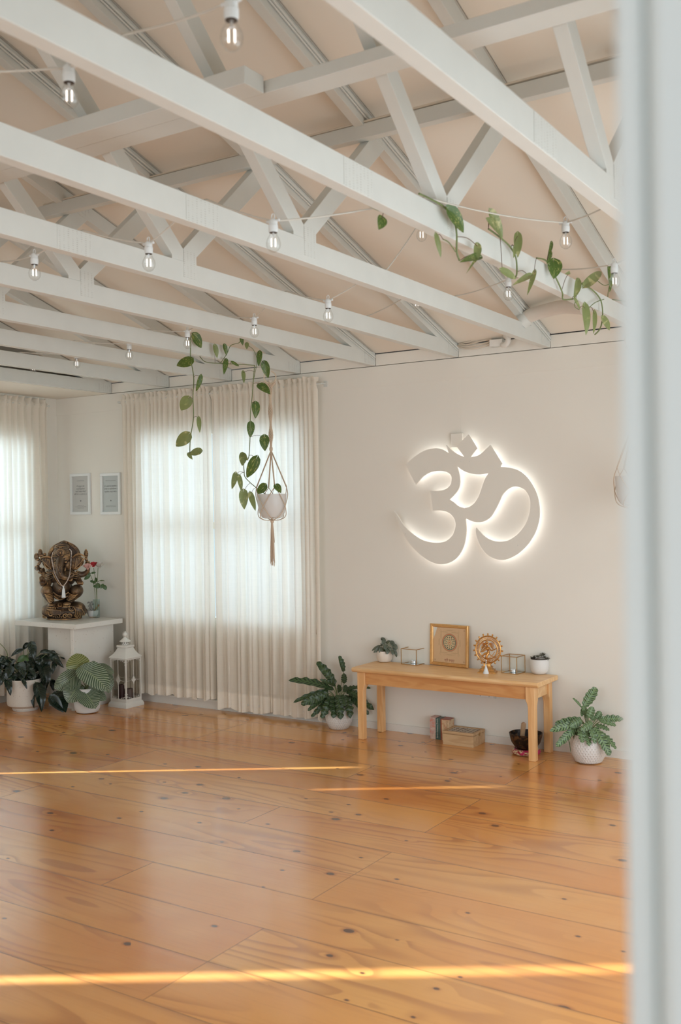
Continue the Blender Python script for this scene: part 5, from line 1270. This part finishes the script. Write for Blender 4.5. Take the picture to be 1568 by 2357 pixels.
for i, (dx, dy, r, h, col, lab) in enumerate(((-.025, -.02, .022, .105, (58, 20, 24), 'dark red candle standing inside the white lantern, the tallest of three'), (.03, .005, .026, .075, (92, 74, 70), 'brown grey candle inside the white lantern, right of the red one'), (-.045, .03, .018, .07, (150, 134, 118), 'pale candle stub inside the white lantern at the back left'))):
    c = lc+Vector((dx, dy, .0555)); ct = thing('candle', lab, 'candle', tuple(c), 0, 'candles inside the lantern')
    obj('wax', MB().lathe([(0, 0), (r, 0), (r, h), (r*.9, h+.002), (r*.5, h-.003), (0, h-.004)], c, 24), plain('candle_wax_%d' % i, col, .4), ct); obj('wick', MB().tube([c+Vector((0, 0, h-.004)), c+Vector((0, 0, h+.006))], .0009, 5), DARK, ct)
# ================================================================ BRASS DANCING FIGURE
nb = P(1122, 1540, 'z', TZ); nc = Vector((3.890, -.135, TZ))
KN = dep(nc)/F/8.2526; YN = R(14)
t = thing('brass_figure', 'small brass dancing figure inside a flaming ring on the bench', 'figurine', tuple(nc), YN)
def S(u, v, d=0): return Vector(((u-1165)*KN, -d, (1000-v)*KN))
m = MB()
def e2(u, v, d, ru, rv, rd): m.ell(S(u, v, d), (ru*KN, rd, rv*KN), 14, 10)
def t2(pts, rs, n=8):
    k = len(pts); q = cr([S(*p) for p in pts], 4)
    rr = [rs*KN]*len(q) if isinstance(rs, (int, float)) else [(lambda s, j: (rs[j]*(1-s+j)+rs[j+1]*(s-j))*KN)(i/(len(q)-1)*(k-1), min(k-2, int(i/(len(q)-1)*(k-1)))) for i in range(len(q))]
    m.tube(q, rr, n)
cu, cv_, A_, B_ = 1178, 560, 225, 242
def ring_(ru, rv, r, d=0): m.tube([S(cu+ru*math.cos(a), cv_+rv*math.sin(a), d) for a in [2*PI*i/60 for i in range(61)]], r*KN, 8, cap=False)
ring_(A_+12, B_+10, 15); ring_(A_-50, B_-62, 12)
fl = MB()
for k in range(44):
    a = 2*PI*k/44
    m.tube([S(cu+(A_-46)*math.cos(a), cv_+(B_-58)*math.sin(a), .0), S(cu+(A_+8)*math.cos(a+.03), cv_+(B_+6)*math.sin(a+.03), .0)], 6*KN, 5)
    m.ell(S(cu+(A_-18)*math.cos(a+.07), cv_+(B_-26)*math.sin(a+.07)), (10*KN,)*3, 6, 5)
for k in range(19):
    a = PI/2+2*PI*(k+.5)/19
    if math.sin(a) > .93: continue
    c1 = (cu+(A_+22)*math.cos(a), cv_+(B_+20)*math.sin(a)); c2 = (cu+(A_+48)*math.cos(a), cv_+(B_+50)*math.sin(a))
    fl.tube([S(*c1), S(*c2)], [12*KN, 15*KN], 6); fl.ell(S(*c2), (17*KN, 13*KN, 17*KN), 8, 6); fl.tube([S(*c2), S(cu+(A_+62)*math.cos(a), cv_+(B_+70)*math.sin(a))], [8*KN, 3*KN], 6)
# figure
e2(1162, 470, .006, 26, 30, .010); e2(1158, 425, .004, 30, 22, .010); t2([(1155, 425, .004), (1150, 385, .004)], [20, 8]); e2(1170, 540, .004, 32, 40, .011); e2(1188, 600, .004, 28, 30, .011)
for k in range(6):
    t2([(1140, 450, 0), (1090, 440+k*16, -.002), (1050, 430+k*28, 0)], [6, 8, 6], 6); t2([(1190, 450, 0), (1240, 440+k*16, -.002), (1290, 440+k*26, 0)], [6, 8, 6], 6)
t2([(1145, 515, .006), (1090, 560, .012), (1040, 610, .01)], [16, 13, 10]); t2([(1145, 515, .004), (1080, 500, .004), (1050, 540, .006)], [14, 12, 9]); t2([(1195, 515, .006), (1240, 570, .012), (1290, 560, .01), (1345, 530, .008)], [16, 14, 11, 9]); t2([(1195, 515, .006), (1110, 580, .02), (1060, 600, .018)], [15, 13, 10])
t2([(1185, 620, .006), (1120, 640, .018), (1075, 680, .016)], [26, 20, 12]); e2(1078, 690, .014, 18, 12, .008); t2([(1190, 620, .006), (1150, 690, .012), (1170, 760, .006), (1168, 800, .006)], [28, 22, 16, 12])
t2([(1120, 710, .01), (1180, 720, .014), (1240, 690, .01), (1310, 600, .006)], 7, 6); t2([(1200, 640, .008), (1270, 690, .006), (1320, 700, .004)], 8, 6)
e2(1160, 800, .006, 60, 20, .014)
obj('figure', m, BRASS, t, world=False); obj('flames', fl, BRASS, t, world=False)
m = MB()
def step(v0, v1, w0, w1, d0, d1):
    a = [S(1160-w0, v0, d0), S(1160+w0, v0, d0), S(1160+w0, v0, -d0), S(1160-w0, v0, -d0)]; b = [S(1160-w1, v1, d1), S(1160+w1, v1, d1), S(1160+w1, v1, -d1), S(1160-w1, v1, -d1)]
    m.add(a+b, [(3, 2, 1, 0), (4, 5, 6, 7), (0, 1, 5, 4), (1, 2, 6, 5), (2, 3, 7, 6), (3, 0, 4, 7)])
for s in ((1000, 980, 172, 172, .035, .035), (980, 945, 160, 130, .032, .027), (945, 930, 140, 140, .029, .029), (930, 890, 110, 85, .024, .019), (890, 878, 105, 105, .022, .022), (878, 835, 72, 60, .016, .014), (835, 815, 85, 85, .019, .019)): step(*s)
obj('plinth', m, BRASS, t, smooth=False, bevel=.0008, world=False)
def SW(u, v, d): return nc + Matrix.Rotation(YN, 3, 'Z') @ S(u, v, d)
q = SW(1150, 850, .032)
t = thing('white_tassel', 'white tassel hanging in front of the brass dancing figure', 'tassel', tuple(q))
obj('skirt', MB().lathe([(.0001, .006), (.003, .004), (.004, -.004), (.012, -.028), (.0205, -.0515), (.0001, -.0515)], q, 18), WT, t)
m = MB()
for k, z in enumerate((.010, .019, .028)): m.ell(q+Vector((0, .004*k, z)), (.004, .004, .004), 10, 8)
obj('bead_string', m, plain('pearl_bead', (.8, .76, .68), .3), t)
# ================================================================ UNDER THE BENCH
def slabox(mb, x0, x1, y0, y1, z0, z1): return mb.box((x0, y0, z0), (x1, y1, z1))
def tex(name, stops, scale, dist=1.5):
    t_ = NT(name); o_ = t_.obj(); n_ = t_.noise(o_, scale, 3, .5, dist); t_.bsdf(t_.ramp(n_, stops), .45); return t_.m
pink = tex('pink_marbled_cover', [(.35, lin((208, 136, 112))), (.65, lin((214, 190, 172))), (.5, lin((196, 160, 148)))], 22)
t = thing('card_deck_box', 'pink marbled box standing leftmost in the row under the bench', 'box', (3.49, -.05, 0), 0, 'boxes and books under the bench')
obj('sleeve', slabox(MB(), 3.467, 3.508, -.092, -.018, .034, .137), pink, t, bevel=.001); obj('bottom_half', slabox(MB(), 3.468, 3.507, -.091, -.019, 0, .0335), tex('pink_pale_cover', [(.35, lin((196, 158, 140))), (.7, lin((214, 192, 172)))], 26), t, bevel=.001)
t = thing('book', 'dark green book with pale spine lettering between the pink box and the red one', 'book', (3.526, -.05, 0), 0, 'boxes and books under the bench')
GC = tex('green_cover', [(.3, lin((62, 88, 80))), (.7, lin((84, 112, 102)))], 14)
obj('cover', MB().box((3.5085, -.090, 0), (3.511, -.018, .134)).box((3.540, -.090, 0), (3.5425, -.018, .134)).box((3.511, -.090, 0), (3.540, -.0875, .134)), GC, t, smooth=False)
pg = obj('pages', MB().box((3.5112, -.0873, .002), (3.5398, -.020, .131)), plain('dark_page_edges', (.16, .17, .15), .7), t, smooth=False)
text('spine_lettering', 'Earth Alchemy Oracle', .0135, plain('cream_ink', (.70, .68, .58), .6, var=0, bump=0), t, (3.5235, -.0903, .010), Vector((0, 0, 1)), Vector((-1, 0, 0)), 'LEFT')
t = thing('card_deck_box', 'box with a red top and cream sides, rightmost in the row behind the wooden box', 'box', (3.57, -.05, 0), 0, 'boxes and books under the bench')
obj('red_shell', MB().box((3.5435, -.093, 0), (3.551, -.018, .1325)).box((3.551, -.093, .129), (3.602, -.018, .1325)), plain('red_cover', (.33, .075, .035), .4), t, bevel=.0005)
obj('cream_sleeve', slabox(MB(), 3.5513, 3.6018, -.0925, -.019, 0, .1288), tex('cream_print_cover', [(.35, lin((190, 130, 96))), (.6, lin((214, 186, 148))), (.45, lin((206, 168, 130)))], 26), t, bevel=.0008)
text('side_lettering', 'Shaman', .016, plain('brown_ink', (.30, .15, .08), .6, var=0, bump=0), t, (3.585, -.0928, .125), Vector((0, 0, -1)), Vector((1, 0, 0)), 'LEFT')
# wooden box with carved lid
t = thing('wooden_box', 'pale wooden box with a carved dark patterned lid under the bench', 'box', (3.708, -.1, 0))
BX0, BX1, BY0, BY1 = 3.604, 3.812, -.185, -.016
obj('body', MB().box((BX0+.001, BY0+.001, 0), (BX1-.001, BY1-.001, .066)), BOXW, t, bevel=.001)
m = MB(); lz0, lz1 = .068, .084; w_ = .017
m.box((BX0, BY0, lz0), (BX1, BY0+w_, lz1)).box((BX0, BY1-w_, lz0), (BX1, BY1, lz1)).box((BX0, BY0+w_, lz0), (BX0+w_, BY1-w_, lz1)).box((BX1-w_, BY0+w_, lz0), (BX1, BY1-w_, lz1))
lid = obj('lid', m, BOXW, t, bevel=.001)
obj('lid_panel', MB().box((BX0+w_, BY0+w_, lz0), (BX1-w_, BY1-w_, lz1-.005)), plain('dark_stained_panel', (.11, .06, .035), .6), lid, smooth=False)
m = MB(); random.seed(5)
xa, xb, ya, yb = BX0+w_+.003, BX1-w_-.003, BY0+w_+.003, BY1-w_-.003
for i in range(6):
    for j in range(4):
        x = xa+(xb-xa)*(i+.5)/6; y = ya+(yb-ya)*(j+.5)/4; r = .0125
        for s in (0, 1):
            pts = [Vector((x+r*(1-a/9)*math.cos(a*(1 if s else -1)+i+s*PI), y+r*(1-a/9)*math.sin(a*(1 if s else -1)+i+s*PI), lz1-.003)) for a in [q*.5 for q in range(12)]]
            m.tube(pts, .0023, 6, flat=.8)
        m.tube([Vector((x-r, y, lz1-.003)), Vector((x, y+r, lz1-.003)), Vector((x+r, y, lz1-.003))], .0016, 5)
obj('carving', m, plain('carved_greige_wood', (.52, .41, .30), .6), lid)
obj('clasp', MB().box((BX1-.001, -.105, .058), (BX1+.003, -.088, .076)), GOLD, t)
# singing bowl
bw = Vector((4.142, -.165, 0)); 
t = thing('ring_cushion', 'round red and cream patterned ring cushion under the metal bowl', 'cushion', tuple(bw))
def mat_brocade():
    t_ = NT('red_brocade'); o_ = t_.obj(); n_ = t_.noise(o_, 38, 2, .5, 2.5)
    c = t_.ramp(n_, [(.44, lin((160, 26, 44))), (.50, lin((214, 190, 150)))]); c = t_.mix(t_.smooth(t_.noise(o_, 20, 1), .55, .6), c, lin((190, 40, 90))); t_.bsdf(c, .6, bump=n_, bstr=.3); return t_.m
m = MB(); pts = [bw+Vector((.058*math.cos(a), .058*math.sin(a), .017)) for a in [2*PI*i/40 for i in range(41)]]; m.tube(pts, .0168, 14, cap=False)
for v in m.v: v.x = bw.x+(v.x-bw.x)*1.14; v.y = bw.y+(v.y-bw.y)*1.14
obj('ring_roll', m, mat_brocade(), t)
t = thing('singing_bowl', 'dark hammered metal singing bowl on a red cushion under the bench', 'bowl', (bw.x, bw.y, .030))
def mat_bowl():
    t_ = NT('hammered_dark_bronze'); o_ = t_.obj(); v_ = t_.n('ShaderNodeTexVoronoi', {'Vector': o_, 'Scale': 90.0}).outputs['Distance']
    c = t_.mix(t_.smooth(t_.noise(o_, 45, 2), .45, .65), lin((40, 34, 32)), lin((104, 78, 52))); t_.bsdf(c, .38, .6, bump=v_, bstr=.5, bdist=.003); return t_.m
R1 = .098
obj('bowl', MB().lathe([(0.0001, 0), (.040, .0), (.066, .014), (.085, .042), (.094, .072), (R1, .094), (R1-.0035, .095), (.088, .072), (.080, .042), (.060, .018), (0.0001, .006)], Vector((bw.x, bw.y, .030)), 56, caps=False), mat_bowl(), t)
a = P(1206, 1664, 'y', -.18); b = Vector((bw.x-.022, bw.y-.018, .060))
dr = (a-b).normalized()
t = thing('wooden_mallet', 'pale wooden striker stick standing in the singing bowl', 'mallet', tuple(b))
obj('stick', MB().tube([b, b+(a-b)*.95, a-dr*.006, a, a+dr*.004], [.013, .0145, .0145, .011, .004], 16), plain('striker_wood', (.50, .32, .18), .55), t)
obj('red_band', MB().tube([b+(a-b)*.22, b+(a-b)*.30], .0150, 16), plain('red_band', (.35, .05, .05), .6), t)
# ================================================================ LIGHT
w = bpy.data.worlds.new('sky'); sc.world = w; w.use_nodes = True
bg = w.node_tree.nodes['Background']; bg.inputs[0].default_value = (.80, .92, 1.0, 1); bg.inputs[1].default_value = .95
def area(name, loc, sx, sy, direction, power, col):
    l = bpy.data.lights.new(name, 'AREA'); l.shape = 'RECTANGLE'; l.size = sx; l.size_y = sy; l.energy = power; l.color = col
    o = bpy.data.objects.new(name, l); COL.objects.link(o); o.location = loc
    o.rotation_euler = Vector(direction).to_track_quat('-Z', 'Y').to_euler(); return o
area('daylight_right_windows', (6.75, -2.6, 1.25), 4.1, 2.0, (-1, 0, 0), 78, (.86, .945, 1.0))
area('front_fill_light', (3.2, -8.1, 1.45), 3.9, 1.4, (0, 1, 0), 58, (.86, .945, 1.0))  # added fill lamp, brightens the sign wall from behind the camera
area('skylight_window_1', (1.7, .45, 1.5), 1.9, 1.7, (0, -1, -.1), 30, (.72, .88, 1.0))
area('skylight_window_2', (-.5, -1.45, 1.5), 2.4, 1.7, (1, 0, -.1), 45, (.72, .88, 1.0))
sl = bpy.data.lights.new('sun', 'SUN'); sl.energy = 34; sl.angle = R(.6); sl.color = (.86, .94, 1)
so = bpy.data.objects.new('sun', sl); COL.objects.link(so)
so.rotation_euler = Vector((.838, .5455, -.33)).to_track_quat('-Z', 'Y').to_euler(); so.location = (-4, -6, 4)
sc.view_settings.view_transform = 'Standard'; sc.view_settings.look = 'None'; sc.view_settings.gamma = 1; sc.view_settings.use_curve_mapping = False
sc.view_settings.exposure = 0.0
